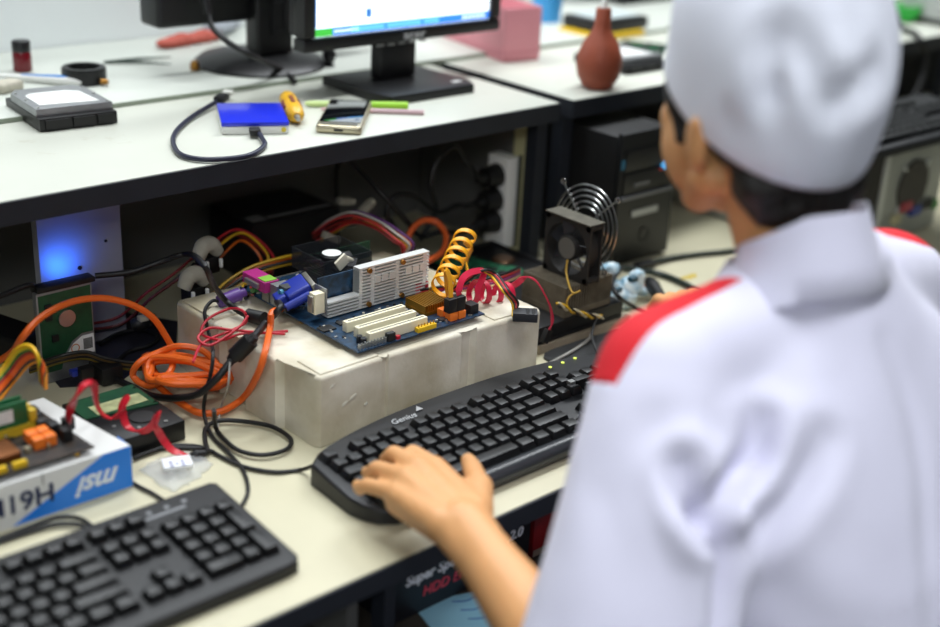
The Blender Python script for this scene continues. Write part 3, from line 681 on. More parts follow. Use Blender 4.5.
# ================================================================ left corner under the shelf
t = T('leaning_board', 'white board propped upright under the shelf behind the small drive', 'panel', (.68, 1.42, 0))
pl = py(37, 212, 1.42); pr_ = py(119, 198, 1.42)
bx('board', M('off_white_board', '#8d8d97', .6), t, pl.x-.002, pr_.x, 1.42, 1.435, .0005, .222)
for (u, v, r) in ((106, 241, .002), (80, 268, .0028)):
    q = py(u, v, 1.4185); MB().cyl(q, q+V((0, .001, 0)), r, seg=10).out('screw_hole', rubber, t)
ud = T('small_drive', 'small hard drive standing on end with its green board facing out', 'hard drive', (.616, 1.345, .0005), rz=.03)
b = MB(); b.box(-.035, .035, 0, .0095, 0, .115, .001); b.out('chassis', alu, ud, local=True)
b = MB(); b.prism([(-.033, .014), (-.010, .014), (-.006, .030), (.005, .046), (.018, .053), (.033, .053), (.033, .112), (-.033, .112)], -.0015, 0, mat=Matrix.Rotation(PI/2, 4, 'X') @ Matrix.Translation((0, 0, .0002))); b.out('board', pcbg, ud, local=True)
b = MB(); b.cyl((0, -.0012, .078), (0, -.0035, .078), .0105, seg=24); b.out('motor_hub', silver, ud, local=True)
b = MB(); b.prism([(-.004, .026), (.033, .026), (.033, .050), (.018, .050), (.006, .043), (-.004, .030)], 0, .0006, mat=Matrix.Rotation(PI/2, 4, 'X') @ Matrix.Translation((0, 0, .0008))); b.out('label_sticker', M('label_paper'), ud, local=True)
b = MB(); b.ring(.0055, .0045, 0, .0004, seg=20, mat=Matrix.Translation((.008, -.0018, .037)) @ Matrix.Rotation(PI/2, 4, 'X')); b.out('printed_circle', M('orange_print', '#c8702a', .5), ud, local=True)
b = MB()
for k in range(12): b.box(.019+k*.001, .0195+k*.001, -.0018, -.0013, .032, .046)
b.out('printed_bars', chip, ud, local=True)
for q_ in ((-.02, -.012, .052, .060), (-.026, -.018, .08, .1)): b = MB(); b.box(q_[0], q_[1], -.0028, -.0002, q_[2], q_[3]); b.out('chip', chip, ud, local=True)
q = V((.616, 1.345, .1158))
a_ = T('drive_adapter', 'slim black adapter with a glowing blue light on top of the small drive', 'adapter', q)
bx('case', black, a_, .583, .655, 1.343, 1.361, .1158, .122, bev=.001)
led = MB(); led.ball((.648, 1.3635, .1175), .0028); led.out('status_light', M('blue_led', '#2060ff', .3, emit=30), a_)
ld = bpy.data.lights.new('blue_light', 'SPOT'); ld.color = (.02, .16, 1); ld.energy = .13; ld.shadow_soft_size = .004; ld.spot_size = 2.6; ld.spot_blend = .8
lo = bpy.data.objects.new('blue_light', ld); C.objects.link(lo); lo.location = (.646, 1.396, .112); lo.rotation_euler = V((.1, .9, .25)).to_track_quat('-Z', 'Y').to_euler()
cable('adapter_lead', 'black lead running left from the drive adapter', [V((.582, 1.352, .119)), py(30, 285, 1.345), py(8, 293, 1.34), py(-30, 310, 1.33)], .0032, rubber)
wm_ = M('grubby_white_wrap', '#a8a394', .7, var=.2, scale=60)
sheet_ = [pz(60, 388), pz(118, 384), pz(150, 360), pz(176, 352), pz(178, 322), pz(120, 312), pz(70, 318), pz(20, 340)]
slab([V((p.x, p.y, .0012)) for p in sheet_], .0009).top('dark_sheet', 'dark blue grey sheet added to darken the bench under the small upright drive', 'sheet', M('bench_darkener', '#22222c', .45, var=.3, scale=12))  # added sheet: dark bluish surface that also darkens the overbright bench
t = T('power_brick', 'black power brick in the corner left of the small upright drive', 'power adapter', pz(8, 352))
q = pz(10, 356); MB().cbox((q.x, q.y, .021), (.05, .085, .038), .006, Matrix.Rotation(.3, 3, 'Z'), 3).out('case', rubber, t)
MB().tube([(q.x+.01, q.y+.045, .02), (q.x+.02, q.y+.07, .012), (q.x+.0, q.y+.10, .006), (q.x-.05, q.y+.11, .006)], .0032, 8).out('lead', rubber, t)
cable('floor_lead', 'black lead curling over the added dark sheet under the shelf', [pz(112, 366, .006), pz(128, 352, .006), pz(150, 345, .006), pz(158, 336, .006), pz(140, 330, .006), pz(118, 334, .006), pz(100, 344, .006)], .0030, rubber)
t = T('side_plug', 'small black plug with a white tip lying against the leaning board', 'plug', pz(146, 322))
MB().tube([pz(132, 326, .030), pz(142, 322, .034), pz(152, 318, .03)], [.008, .011, .007], 12).out('body', rubber, t); MB().cbox(pz(146, 300, .075)*0+pz(143, 318, .046), (.012, .01, .006), .001).out('tip', wm_, t)
# ribbons and dark wires under the small drive
for i, (c, dz) in enumerate((('#6a5a12', 0), ('#141414', .004), ('#54401a', .008), ('#141414', .0115))):
    cable('drive_wire', ('dull yellow', 'black', 'brown', 'black')[i]+' wire drooping in front of the small drive, '+('lowest', 'second', 'third', 'top')[i]+' of four', [pz(30, 372-i*2, .012+dz), pz(60, 362-i*2, .03+dz), pz(85, 358-i*2, .03+dz), pz(105, 364-i*2, .02+dz), pz(130, 369-i*2.2, .010+dz), pz(155, 368-i*2, .006+dz)], .0022, M('wire%d' % i, c, .45), 'wire', group='wires in front of the small drive')
k = T('blue_jack', 'tiny blue plug among the wires below the small drive', 'plug', pz(76, 374, .012))
MB().cbox(pz(76, 372, .02), (.014, .010, .008), .002).out('body', M('video_blue'), k); MB().cbox(pz(86, 372, .022), (.016, .012, .014), .002).out('shell', rubber, k)
t = T('black_adaptor', 'black plug block half hidden in wires right of the small drive', 'plug block', pz(104, 374, 0))
MB().cbox(pz(106, 371, .0125), (.028, .036, .023), .004).out('body', rubber, t)
# rainbow wires of the near board
cols = ('#e8b51c', '#d8c21c', '#1e6b2c', '#a21a22', '#e8641a', '#e8641a', '#2a2a2e', '#d88a20')
for i, c in enumerate(cols):
    s = i*.0028
    nm = ('golden yellow', 'lemon yellow', 'dark green', 'dark red', 'bright orange', 'deep orange', 'black', 'amber')[i]
    cable('power_wire', nm+' wire in the rainbow bundle arching over the left boxed board', [pz(-16+i*1.6, 392+i*2, .075), py(4+i*1.6, 366+i*2, 1.23), py(17+i*1.7, 349+i*2.3, 1.215), py(30+i*1.4, 346+i*2.2, 1.20), py(38+i*1.0, 358+i*1.8, 1.185), pz(41+i*.7, 381+i*1.2, .082)], .0021, M('rainbow%d' % i, c, .42), 'wire', group='rainbow power wires at the left')
# ================================================================ power supply and bundle behind the foam
t = T('power_supply', 'black metal power supply box under the shelf behind the board', 'power supply', (1.03, 1.50, 0))
A = py(228, 214, 1.52); 
bx('housing', M('black_enamel', '#17171a', .35, .4), t, .955, 1.105, 1.465, 1.58, .0005, .092, bev=.002)
MB().prism([(.962, 1.475), (.985, 1.475), (.985, 1.50), (.962, 1.50)], .0925, .0930).out('grey_sticker', M('grey_sticker', '#6a6a6a', .5), t)
MB().box(.99, 1.098, 1.478, 1.486, .0925, .0930).out('label_strip', M('grey_sticker'), t)
def bundle(name, label, path, cs, r, spread, group):
    Tg, Ng = frames([V(p) for p in path]); nn = max(len(cs), 3)
    for i, (c, nm) in enumerate(cs):
        rad = spread if len(cs) > 1 else 0; off = []
        for j in range(len(path)):
            k_ = 2*PI*i/nn+j*.18; off.append((Ng[j]*math.cos(k_)+Tg[j].cross(Ng[j])*math.sin(k_))*rad*(1+.12*math.sin(j*1.7)))
        cable(name, label % nm, [p+o_ for p, o_ in zip(path, off)], r, M('w'+c, c, .42), 'wire', group=group, seg=6, n=6)
Rr, Yy, Oo, Bk, Pp, Ww = ('#b3202a', 'red'), ('#d8ab1e', 'yellow'), ('#dd6a1c', 'orange'), ('#151517', 'black'), ('#5a2a6a', 'purple'), ('#b8b4ac', 'grey')
bundle('supply_wire', '%s wire arching from the power supply to the back of the heatsink card', [py(318, 236, 1.42), py(335, 224, 1.38), py(355, 217, 1.34), py(378, 224, 1.30), py(396, 236, 1.275), py(408, 246, 1.262), py(404, 262, 1.26), pz(396, 276, FT+.028)], (Rr, Yy, Oo, Bk, Pp, Ww, ('#c23a3a', 'light red'), ('#8a1a1a', 'dark red')), .0017, .0080, 'wires arching behind the heatsink card')
bundle('tangle_wire', '%s wire in the dark tangle left of the power supply', [py(210, 262, 1.40), py(222, 246, 1.40), py(238, 236, 1.41), py(256, 245, 1.40), py(268, 262, 1.38), py(262, 278, 1.36), pz(246, 292, .1)], (Rr, Yy, Oo, Bk, ('#7a1a1a', 'dark red')), .0018, .009, 'tangled wires left of the power supply')
bundle('side_wire', '%s wire running along the back of the foam block', [py(214, 300, 1.34), py(232, 284, 1.34), py(255, 270, 1.33), py(280, 262, 1.32), py(300, 258, 1.32)], (Yy, Bk, ('#caa12a', 'golden'), Oo), .0019, .006, 'wires along the back of the foam')
bundle('hanging_wire', '%s wire crossing under the shelf left of the foam', [py(80, 330, 1.40), py(120, 322, 1.40), py(150, 296, 1.38), py(175, 278, 1.37), py(195, 262, 1.37)], (('#6a1216', 'dark red'), ('#4a0d10', 'deep red'), Bk), .002, .006, 'wires crossing left of the foam')
wm = M('grubby_white_wrap', '#a8a394', .7, var=.2, scale=60)
for (u, v, y, lab) in ((206, 252, 1.355, 'upper grubby white connector wrap on the dark wires left of the foam'), (192, 282, 1.33, 'lower grubby white connector wrap on a black plug left of the foam')):
    q = py(u, v, y); t = T('wrapped_plug', lab, 'plug', q-V((0, 0, .03)))
    b = MB(); b.tube([q+V((-.012, 0, -.006)), q+V((-.004, 0, .008)), q+V((.008, 0, .008)), q+V((.018, 0, -.004))], [.009, .011, .011, .008], 12); b.out('wrap', wm, t)
    MB().cbox(q+V((.004, .004, -.018)), (.026, .02, .022), .003).out('body', rubber, t)
    for s in (-1, 1): MB().cbox(q+V((.004+s*.010, -.012, -.014)), (.004, .004, .012), .001).out('prong', white, t)
for (u, v, y, an, lab) in ((330, 237, 1.38, .5, 'beige plug lying near the fan shroud'), (366, 208, 1.45, -.6, 'cream plug end lying on the power supply'), (345, 201, 1.47, .2, 'greyish frayed plug at the back of the power supply')):
    q = py(u, v, y); t = T('white_plug', lab, 'plug', q-V((0, 0, .006)))
    MB().cbox(q, (.024, .012, .010), .002, Matrix.Rotation(an, 3, 'Y')).out('body', wm, t); MB().cbox(q+V((.013*math.cos(an), .0, -.013*math.sin(an))), (.007, .009, .007), .001, Matrix.Rotation(an, 3, 'Y')).out('tip', M('ivory_clip'), t)
# ================================================================ power strip and its plugs on the end panel
t = T('power_strip', 'white upright power strip fixed to the end panel under the shelf', 'power strip', (1.35, 1.38, .0))
bx('body', white, t, 1.338, 1.3625, 1.355, 1.400, .012, .155, bev=.003)
bx('back_plate', black, t, 1.3592, 1.3635, 1.352, 1.3549, .012, .158)
for n_, (u, v) in enumerate(((490, 176), (491, 201), (488, 222))):
    q = px(u, v, 1.325); q.y = 1.378
    k = T('black_plug', ('topmost', 'middle', 'lowest')[n_]+' black mains plug in the white power strip', 'plug', q-V((0, 0, .02)), group='plugs in the power strip')
    MB().cyl((1.3375, q.y, q.z), (1.312, q.y, q.z), .019, .015, 16).cyl((1.312, q.y, q.z), (1.296, q.y, q.z), .009, .006, 12).out('body', rubber, k)
    if n_ == 0: pts = [(1.298, q.y, q.z), (1.288, q.y, q.z+.018), (1.27, q.y, q.z+.03), py(455, 146, 1.375), py(438, 160, 1.372), py(431, 184, 1.37), py(436, 212, 1.37), py(420, 240, 1.36)]
    elif n_ == 1: pts = [(1.298, q.y, q.z), (1.275, q.y, q.z), py(456, 206, 1.37), py(438, 212, 1.365), py(415, 196, 1.36), py(395, 196, 1.36), py(387, 214, 1.36), py(402, 238, 1.36)]
    else: pts = [(1.298, q.y, q.z), (1.27, q.y, q.z-.006), py(440, 232, 1.36), py(420, 236, 1.36), py(404, 218, 1.35), py(384, 196, 1.36), py(362, 172, 1.40), py(345, 158, 1.42), py(337, 172, 1.45), py(336, 196, 1.47)]
    MB().tube(pts, .0042, 10).out('lead', rubber, k)
cable('dark_orange_tube', 'dull orange cable arching behind the yellow coil', [py(412, 262, 1.31), py(408, 238, 1.33), py(420, 222, 1.34), py(436, 222, 1.335), py(446, 236, 1.31), py(442, 252, 1.29), py(430, 260, 1.27), py(421, 266, 1.255)], .0046, M('dull_orange', '#c2521e', .5))
# ================================================================ coiled data cables
def helix(c0, c1, r, turns, n=22, ph=0.0, r1=None):
    c0, c1 = V(c0), V(c1); ax = (c1-c0).normalized(); u = ax.orthogonal().normalized(); w = ax.cross(u); P, N = [], []
    for i in range(int(turns*n)+1):
        t = i/(turns*n); a = 2*PI*turns*t+ph; rr = r+((r1 or r)-r)*t
        d = u*math.cos(a)+w*math.sin(a); P.append(c0.lerp(c1, t)+d*rr); N.append(d)
    return P, N
def flatcable(name, label, P, N, w, th, mat, sub=None, cat='data cable'):
    b = MB(); b.ribbon(P, N, w, th); return b.top(name, label, cat, mat, ang=50)
def join(head, hn, P, N, tail, tn):
    h = crom(head+[P[0]], 6)[:-1] if head else []; tl = crom([P[-1]]+tail, 6)[1:] if tail else []
    return h+P+tl, [V(hn)]*len(h)+N+[V(tn)]*len(tl)
pt = V((.957, 1.051, PT+.028))
k = T('yellow_data_cable', 'yellow flat data cable wound in a springy coil above the orange sockets', 'data cable', pt)
P, N = helix(py(441, 288, 1.075), py(467, 233, 1.125), .0128, 6.2, ph=3.4, r1=.0130)
P, N = join([pt, pt+V((.001, .004, .02)), pt+V((-.001, .010, .032))], (0, -1, 0), P, N, [py(471, 250, 1.15), py(466, 262, 1.17), pz(470, 280, FT+.02)], (0, 1, 0))
MB().ribbon(P, N, .0062, .0016).out('ribbon', M('yellow_flat_cable', '#f0a91a', .42), k, ang=50)
MB().cbox(V((pt.x, pt.y, PT+.0185)), (.013, .010, .0175), .001).out('plug', rubber, k)
pt = V((.970, 1.051, PT+.028))
k = T('red_data_cable', 'magenta red flat data cable coiling right from the orange sockets over the foam', 'data cable', pt)
P, N = helix(py(470, 291, 1.085), py(513, 293, 1.075), .0150, 3.6, ph=1.9, r1=.0125)
P, N = join([pt, py(459, 290, 1.052), py(463, 278, 1.058), py(472, 272, 1.068), py(484, 272, 1.08)], (0, -.5, .5), P, N, [py(516, 284, 1.07), py(526, 277, 1.06), py(536, 281, 1.05), py(545, 295, 1.04), py(551, 310, 1.037), py(552, 322, 1.037), py(548, 333, 1.037)], (.5, -.3, .6))
MB().ribbon(P, N, .0078, .0016).out('ribbon', redf, k, ang=50)
MB().cbox(V((pt.x, pt.y, PT+.0185)), (.0125, .010, .0175), .001).out('plug', rubber, k)
MB().cbox(py(546, 336, 1.037), (.010, .008, .018), .001, Matrix.Rotation(.5, 3, 'Y')).out('end_plug', rubber, k)
# four wire power lead with black plug
q = pz(525, 315, FT+.008)
k = T('power_lead', 'yellow black and red power lead ending in a square black plug on the foam', 'power cable', q-V((0, 0, .008)))
rm = Matrix.Rotation(-.75, 3, 'Z')
MB().cbox(q, (.030, .020, .011), .001, rm).out('plug', M('slate_plug', '#26282c', .5), k)
b = MB()
for i in range(4):
    for j in range(2): b.cbox(q+rm @ V((.003+j*.007, -.0065+i*.0043, .0056)), (.004, .0028, .0006))
b.out('plug_window', rubber, k)
for i, (c, nm) in enumerate((Yy, Bk, Rr, Bk)):
    o_ = V((.0018*i, -.0025*i, .0004*i))
    MB().tube([py(447, 292, 1.10)+o_, py(462, 280, 1.09)+o_, py(477, 270, 1.08)+o_, py(490, 275, 1.072)+o_, pz(502, 290, FT+.035)+o_*.8, pz(512, 303, FT+.018)+o_*.8, q+rm @ V((-.0148, -.0065+i*.0043, 0))], .0016, 8).out('wire', M('w'+c, c, .42), k)
for i, (c, lb) in enumerate((('#caa77a', 'tan'), ('#8a2a6a', 'purple'), ('#b3202a', 'red'), ('#151517', 'black'))):
    cable('loose_wire', lb+' wire running along the foam behind the orange sockets', [pz(420, 296-i*2, FT+.004+i*.003), pz(445, 292-i*2, FT+.004+i*.003), pz(470, 290-i*2.4, FT+.005+i*.003), pz(500, 284-i*3, FT+.005+i*.003), py(520, 276-i*3, 1.16)], .0017, M('w'+c, c, .42), 'wire', group='loose wires on the foam')
t = T('foam_wrap', 'strip of clear bubble wrap lying on the foam behind the red coil', 'wrap', pz(440, 300, FT))
MB().tube([pz(428, 305, FT+.0085), pz(440, 300, FT+.0085), pz(455, 293, FT+.0085)], .008, 12).out('roll', M('pale_wrap', '#d9d5c8', .3), t)
# ================================================================ upside down drive behind the foam
t = T('open_drive', 'hard drive lying upside down behind the foam with its green board showing', 'hard drive', (1.245, 1.295, .0005))
dx0, dx1, dy0, dy1 = 1.178, 1.318, 1.222, 1.360
b = MB(); b.box(dx0, dx1, dy0, dy1, .0005, .026, .002); b.out('chassis', black, t)
b = MB(); b.prism([(dx0+.006, dy0+.006), (dx0+.085, dy0+.006), (dx0+.095, dy0+.03), (dx0+.075, dy0+.065), (dx0+.06, dy1-.012), (dx0+.006, dy1-.012)], .0262, .0278); b.out('board', M('bright_circuit_board', '#2c7a55', .4, var=.6, scale=120, second='#173c2c'), t)
rnd = random.Random(9)
for i in range(26):
    x = dx0+rnd.uniform(.01, .07); y = dy0+rnd.uniform(.01, .1); s = rnd.uniform(.002, .006); MB().box(x-s, x+s, y-s, y+s, .0278, .0295).out('chip', chip, t)
MB().cyl((dx0+.1, dy0+.07, .0262), (dx0+.1, dy0+.07, .029), .017, .015, 28).out('motor_hub', M('bronze_hub', '#8a6a50', .3, .8), t)
b = MB(); b.box(dx1-.006, dx1, dy0, dy1, .0262, .029, .001); b.box(dx0, dx1, dy1-.006, dy1, .0262, .029, .001); b.out('rim', dkgrey, t)
# ================================================================ fan, heatsink, black drive on a wooden strip
t = T('wood_strip', 'thin pale strip of wood under the black drive right of the foam', 'wood strip', (1.21, 1.11, 0))
bx('strip', M('pale_wood', '#a89b85', .6, var=.3, scale=25), t, 1.122, 1.30, 1.058, 1.16, .0005, .0115)
t = T('black_drive', 'flat black drive under the finned cooler right of the foam', 'drive', (1.2, 1.11, .012))
bx('case', black, t, 1.115, 1.285, 1.062, 1.195, .012, .036, bev=.0015)
bx('front_lip', dkgrey, t, 1.12, 1.28, 1.0605, 1.0617, .014, .0175)
hs = T('finned_heatsink', 'dusty finned heatsink under the cooling fan', 'heatsink', (1.215, 1.10, .0365))
dm = M('dusty_fins', '#756c5b', .6, .35, var=.3, scale=80)
b = MB(); b.box(1.172, 1.262, 1.066, 1.146, .0365, .044); b.out('base', dm, hs)
b = MB()
for i in range(19): b.box(1.1725+i*.0049, 1.1741+i*.0049, 1.066, 1.146, .0442, .0785)
b.out('fins', dm, hs)
fan = T('cooling_fan', 'dusty square black cooling fan standing on the finned heatsink', 'fan', (1.2125, 1.097, .079))
yc_, zc_ = 1.097, .1195
fm = M('dusty_black', '#211f1c', .7, var=.35, scale=70)
b = MB(); h = .0405; ro = .0375
mrot = Matrix.Translation((1.2, yc_, zc_)) @ Matrix.Rotation(PI/2, 4, 'Y')
b.ring(ro, ro-.0015, 0, .025, seg=40, mat=mrot)
for zx in (0, .022):                              # flanges with round opening
    n = 40; oc, ic = [], []
    for i in range(n):
        a = 2*PI*i/n; c_, s_ = math.cos(a), math.sin(a); m_ = max(abs(c_), abs(s_))
        oc.append((h*c_/m_, h*s_/m_)); ic.append((ro*c_, ro*s_))
    V_ = [[b.bm.verts.new(mrot @ V((x, y, z))) for x, y in L_] for z in (zx, zx+.003) for L_ in (oc, ic)]
    o0, i0, o1, i1 = V_
    for i in range(n):
        j = (i+1) % n
        for q_ in ((o0[i], o0[j], i0[j], i0[i]), (o1[i], i1[i], i1[j], o1[j]), (o0[i], o1[i], o1[j], o0[j]), (i0[i], i0[j], i1[j], i1[i])): b.bm.faces.new(q_)
for sy in (-1, 1):
    for sz in (-1, 1): b.cyl((1.2, yc_+sy*.0362, zc_+sz*.0362), (1.225, yc_+sy*.0362, zc_+sz*.0362), .0042, seg=10)
b.out('frame', fm, fan)
b = MB(); b.lathe([(.0165, .001), (.0175, .003), (.0175, .02)], seg=28, mat=mrot)
b.out('hub', fm, fan)
for k_ in range(7):
    a = 2*PI*k_/7+.2; b = MB(); r_ = Matrix.Rotation(a, 4, 'Z') @ Matrix.Rotation(.65, 4, 'X')
    b.box(.0172, .0345, -.010, .010, -.0006, .0006, mat=mrot @ Matrix.Translation((0, 0, .012)) @ Matrix.Rotation(a, 4, 'Z') @ Matrix.Rotation(.65, 4, 'X')); b.out('blade', M('smoky_blade', '#2a2c30', .3), fan)
b = MB(); b.lathe([(.0145, .0002), (.0145, .0008)], seg=28, mat=mrot); b.out('hub_sticker', M('faded_sticker', '#5d5c56', .6), fan)
b = MB()
for k_ in range(3):
    a = 2*PI*k_/3+.5; b.box(.016, .0375, -.002, .002, .0225, .025, mat=mrot @ Matrix.Rotation(a, 4, 'Z'))
b.out('strut', fm, fan)
b = MB(); b.box(1.198, 1.2265, yc_-h, yc_+h, zc_+h+.0003, zc_+h+.0018); b.out('dust_plate', M('dust_layer', '#5b574c', .9, var=.3, scale=90), fan)
gm = Matrix.Translation((1.243, 1.106, .139)) @ Matrix.Rotation(PI/2+.12, 4, 'Y') @ Matrix.Rotation(.0, 4, 'X')
gr_ = T('fan_grille', 'bright round wire fan grille leaning behind the cooling fan', 'fan grille', (1.247, 1.105, .079))
for i, r in enumerate((.056, .0485, .041, .0335, .026)):
    P = [gm @ V((r*math.cos(2*PI*k_/48), r*math.sin(2*PI*k_/48), 0)) for k_ in range(49)]
    MB().tube(P, .0012, 6, raw=True).out('wire_ring', chrome, gr_)
for k_ in range(4):
    a = PI/4+PI/2*k_
    P = [gm @ V((r*math.cos(a), r*math.sin(a), -.0022)) for r in (.024, .034, .054, .066)]
    b = MB(); b.tube(P, .0012, 6)
    ec = gm @ V((.0695*math.cos(a), .0695*math.sin(a), -.0022)); b.ring(.0042, .002, -.001, .001, seg=14, mat=Matrix.Translation(ec) @ gm.to_3x3().to_4x4())
    b.out('wire_arm', chrome, gr_)
cable('yellow_fan_wire', 'yellow wire from the fan looping across the fins', [V((1.1985, 1.092, .105)), V((1.190, 1.084, .09)), py(572, 292, 1.05), py(580, 291, 1.045), py(570, 296, 1.05), py(567, 305, 1.05), py(574, 313, 1.052), py(590, 317, 1.05), py(600, 318, 1.045)], .0012, M('dull_yellow', '#b08a2a', .5), 'wire')
for i, (c, lb) in enumerate((Yy, ('#c9bfa0', 'cream'), Bk)):
    P = []
    for k_ in range(26):
        t_ = k_/25; c0 = py(558+44*t_, 304+13*t_+3*math.sin(3*t_), 1.05); a = 14*t_+i*2.1
        P.append(c0+V((0, .003*math.cos(a), .003*math.sin(a))))
    cable('twisted_wire', lb+' wire twisted with two others in front of the finned heatsink', P, .0014, M('w'+c, c, .42), 'wire', n=2, seg=6, group='twisted fan wires')
cable('thin_black_lead', 'thin black lead dropping from the twisted wires towards the keyboard', [py(598, 318, 1.045), py(594, 326, 1.042), pz(592, 336, .02), pz(596, 350, .012), pz(601, 362, .012)], .0016, rubber)
cable('grey_lead', 'thin grey lead crossing the dark pad behind the keyboard', [pz(592, 332, .012), pz(588, 340, .006), pz(574, 350, .006), pz(556, 360, .006), pz(544, 366, .012)], .0020, M('pale_grey_cable', '#a5a39c', .5))
# clear blue bag and right side leads
t = T('blue_wrap', 'crumpled light blue and white plastic wrap on the bench right of the fan', 'plastic wrap', pz(625, 298, 0))
bw_ = M('pale_blue_wrap', '#7fa8bd', .35, var=.8, scale=70, second='#dfe9ea')
b = MB(); rnd = random.Random(2)
for (u, v, z, r) in ((612, 290, .02, .020), (632, 285, .03, .020), (610, 272, .045, .016), (636, 278, .04, .016), (622, 298, .014, .020), (606, 300, .012, .014), (640, 290, .014, .012)):
    q = pz(u, v, z); b.ball(q, r, (1, .8, .8), Matrix.Rotation(rnd.uniform(0, 3), 3, 'Z'), 12)
for v_ in b.bm.verts: v_.co += noise.noise_vector(v_.co*70)*.007; v_.co.z = max(v_.co.z, .0006)
b.out('wrap', bw_, t)
b = MB(); q = pz(633, 279, .056); b.cbox(q, (.014, .010, .008), .003); q = pz(618, 290, .05); b.cbox(q, (.012, .008, .008), .003); b.out('dark_print', M('teal_print', '#1f4858', .5), t)
cable('dark_green_lead', 'dark green black cable running right from the blue wrap', [pz(618, 268, .03), pz(640, 271, .012), pz(660, 274, .006), pz(685, 284, .006), pz(712, 300, .006), pz(740, 318, .006)], .0046, M('green_black_cable', '#16241e', .45))
cable('black_loop_lead', 'black cable curving in front of the blue wrap', [pz(622, 268, .03), pz(612, 282, .05), pz(618, 296, .05), pz(632, 306, .02), pz(650, 316, .008), pz(672, 330, .006)], .0030, rubber)
k = T('usb_extension', 'black USB cable with a metal plug lying along the foot of the tower', 'usb cable', pz(640, 268, .004))
a_, b_ = pz(634, 267, .0065), pz(655, 262, .0065); dd = (b_-a_).normalized(); rm = dd.to_track_quat('X', 'Z').to_matrix()
MB().cbox(a_.lerp(b_, .5), (.036, .016, .009), .002, rm).out('plug', rubber, k); MB().cbox(a_-dd*.008, (.014, .012, .005), 0, rm).out('plug_tip', silver, k)
MB().tube([b_-dd*.002, pz(672, 258, .0055), pz(700, 254, .0055), pz(730, 251, .0055), pz(770, 244, .0055)], .0040, 10).out('lead', M('green_black_cable'), k)
k = T('black_end_plug', 'black moulded plug held above the bench by the half hidden right hand', 'plug', pz(655, 300, 0))
a_, b_ = pz(648, 280, .020), pz(664, 302, .016); MB().tube([a_, a_.lerp(b_, .3), b_], [.006, .011, .007], 12).out('body', rubber, k)
MB().tube([pz(640, 282, .012), pz(652, 294, .010), pz(664, 309, .008)], .0026, 8).out('red_lead', M('orange_red_cable', '#b84a26', .5), k)
t = T('yellow_mark', 'small smear of yellow paint on the bench top below the tower', 'stain', pz(690, 277, 0))
b = MB(); q = pz(690, 277, 0)
b.prism([(q.x+.016*math.cos(a)*(1+.3*math.sin(3*a)), q.y+.009*math.sin(a)*(1+.3*math.cos(2*a))) for a in [2*PI*i/20 for i in range(20)]], .0001, .0005); b.out('smear', M('mustard_paint', '#c9b04a', .6), t)
# dark mouse pad behind the keyboard
t = T('mouse_pad', 'dark grey rounded mouse pad behind the keyboard under the leads', 'mouse pad', (1.27, 1.0, 0))
pad = [(1.115, 1.03), (1.118, 1.046), (1.128, 1.054), (1.145, 1.056), (1.20, 1.055), (1.26, 1.052), (1.30, 1.02), (1.30, .90), (1.115, .90)]
MB().prism(pad, .0004, .0035, .001).out('pad', M('pad_cloth', '#2b2c2d', .85), t)
# ================================================================ tower computer beyond the fan
t = T('computer_tower', 'black computer tower standing on the bench under the right shelf', 'computer', (1.53, 1.4, 0))
tx0, tx1, ty = 1.433, 1.565, 1.215
bx('case', M('black_case', '#08080a', .6), t, tx0+.002, tx1-.002, ty+.012, 1.57, .004, .205, bev=.003)
fr = bx('front_panel', M('black_front', '#111214', .45), t, tx0, tx1, ty, ty+.0115, .004, .212, bev=.003)
bx('drive_cover', M('black_front'), fr, tx0+.008, tx1-.012, ty-.003, ty-.0005, .118, .150, bev=.001)
bx('drive_cover', M('black_front'), fr, tx0+.008, tx1-.012, ty-.003, ty-.0005, .154, .186, bev=.001)
bx('front_ledge', M('worn_grey', '#6d6f72', .4), fr, tx0+.004, tx1-.012, ty-.007, ty-.0005, .110, .1155, bev=.001)
bx('front_badge', M('badge_silver', '#a8abae', .35, .6), fr, tx0+.035, tx0+.095, ty-.0015, ty-.0003, .078, .088)
bx('small_badge', M('worn_grey'), fr, tx0+.03, tx0+.065, ty-.0045, ty-.0031, .128, .133)
b = MB(); b.cyl((tx0+.100, ty-.0052, .152), (tx0+.100, ty-.0002, .152), .0065, seg=18); b.out('power_light', M('cyan_light', '#3fa8e8', .3, emit=.8), fr)
b = MB(); b.cyl((tx0+.09, ty-.0045, .146), (tx0+.09, ty-.0031, .146), .0015, seg=10); b.out('red_light', M('dim_red_light', '#c0352a', .3, emit=.5), fr)
b = MB()
for z in (.162, .170, .178): b.cbox((tx0+.115, ty-.0036, z), (.004, .001, .004))
b.out('indicator', M('worn_grey'), fr)
b = MB(); b.ring(.012, .010, 0, .001, seg=28, mat=Matrix.Translation((tx0+.07, ty-.0002, .045)) @ Matrix.Rotation(PI/2, 4, 'X')); b.out('power_button', dkgrey, fr)
bx('teal_label', M('teal_label', '#2d6d8a', .5), fr, tx0+.001, tx0+.008, ty-.0012, ty-.0003, .158, .172)
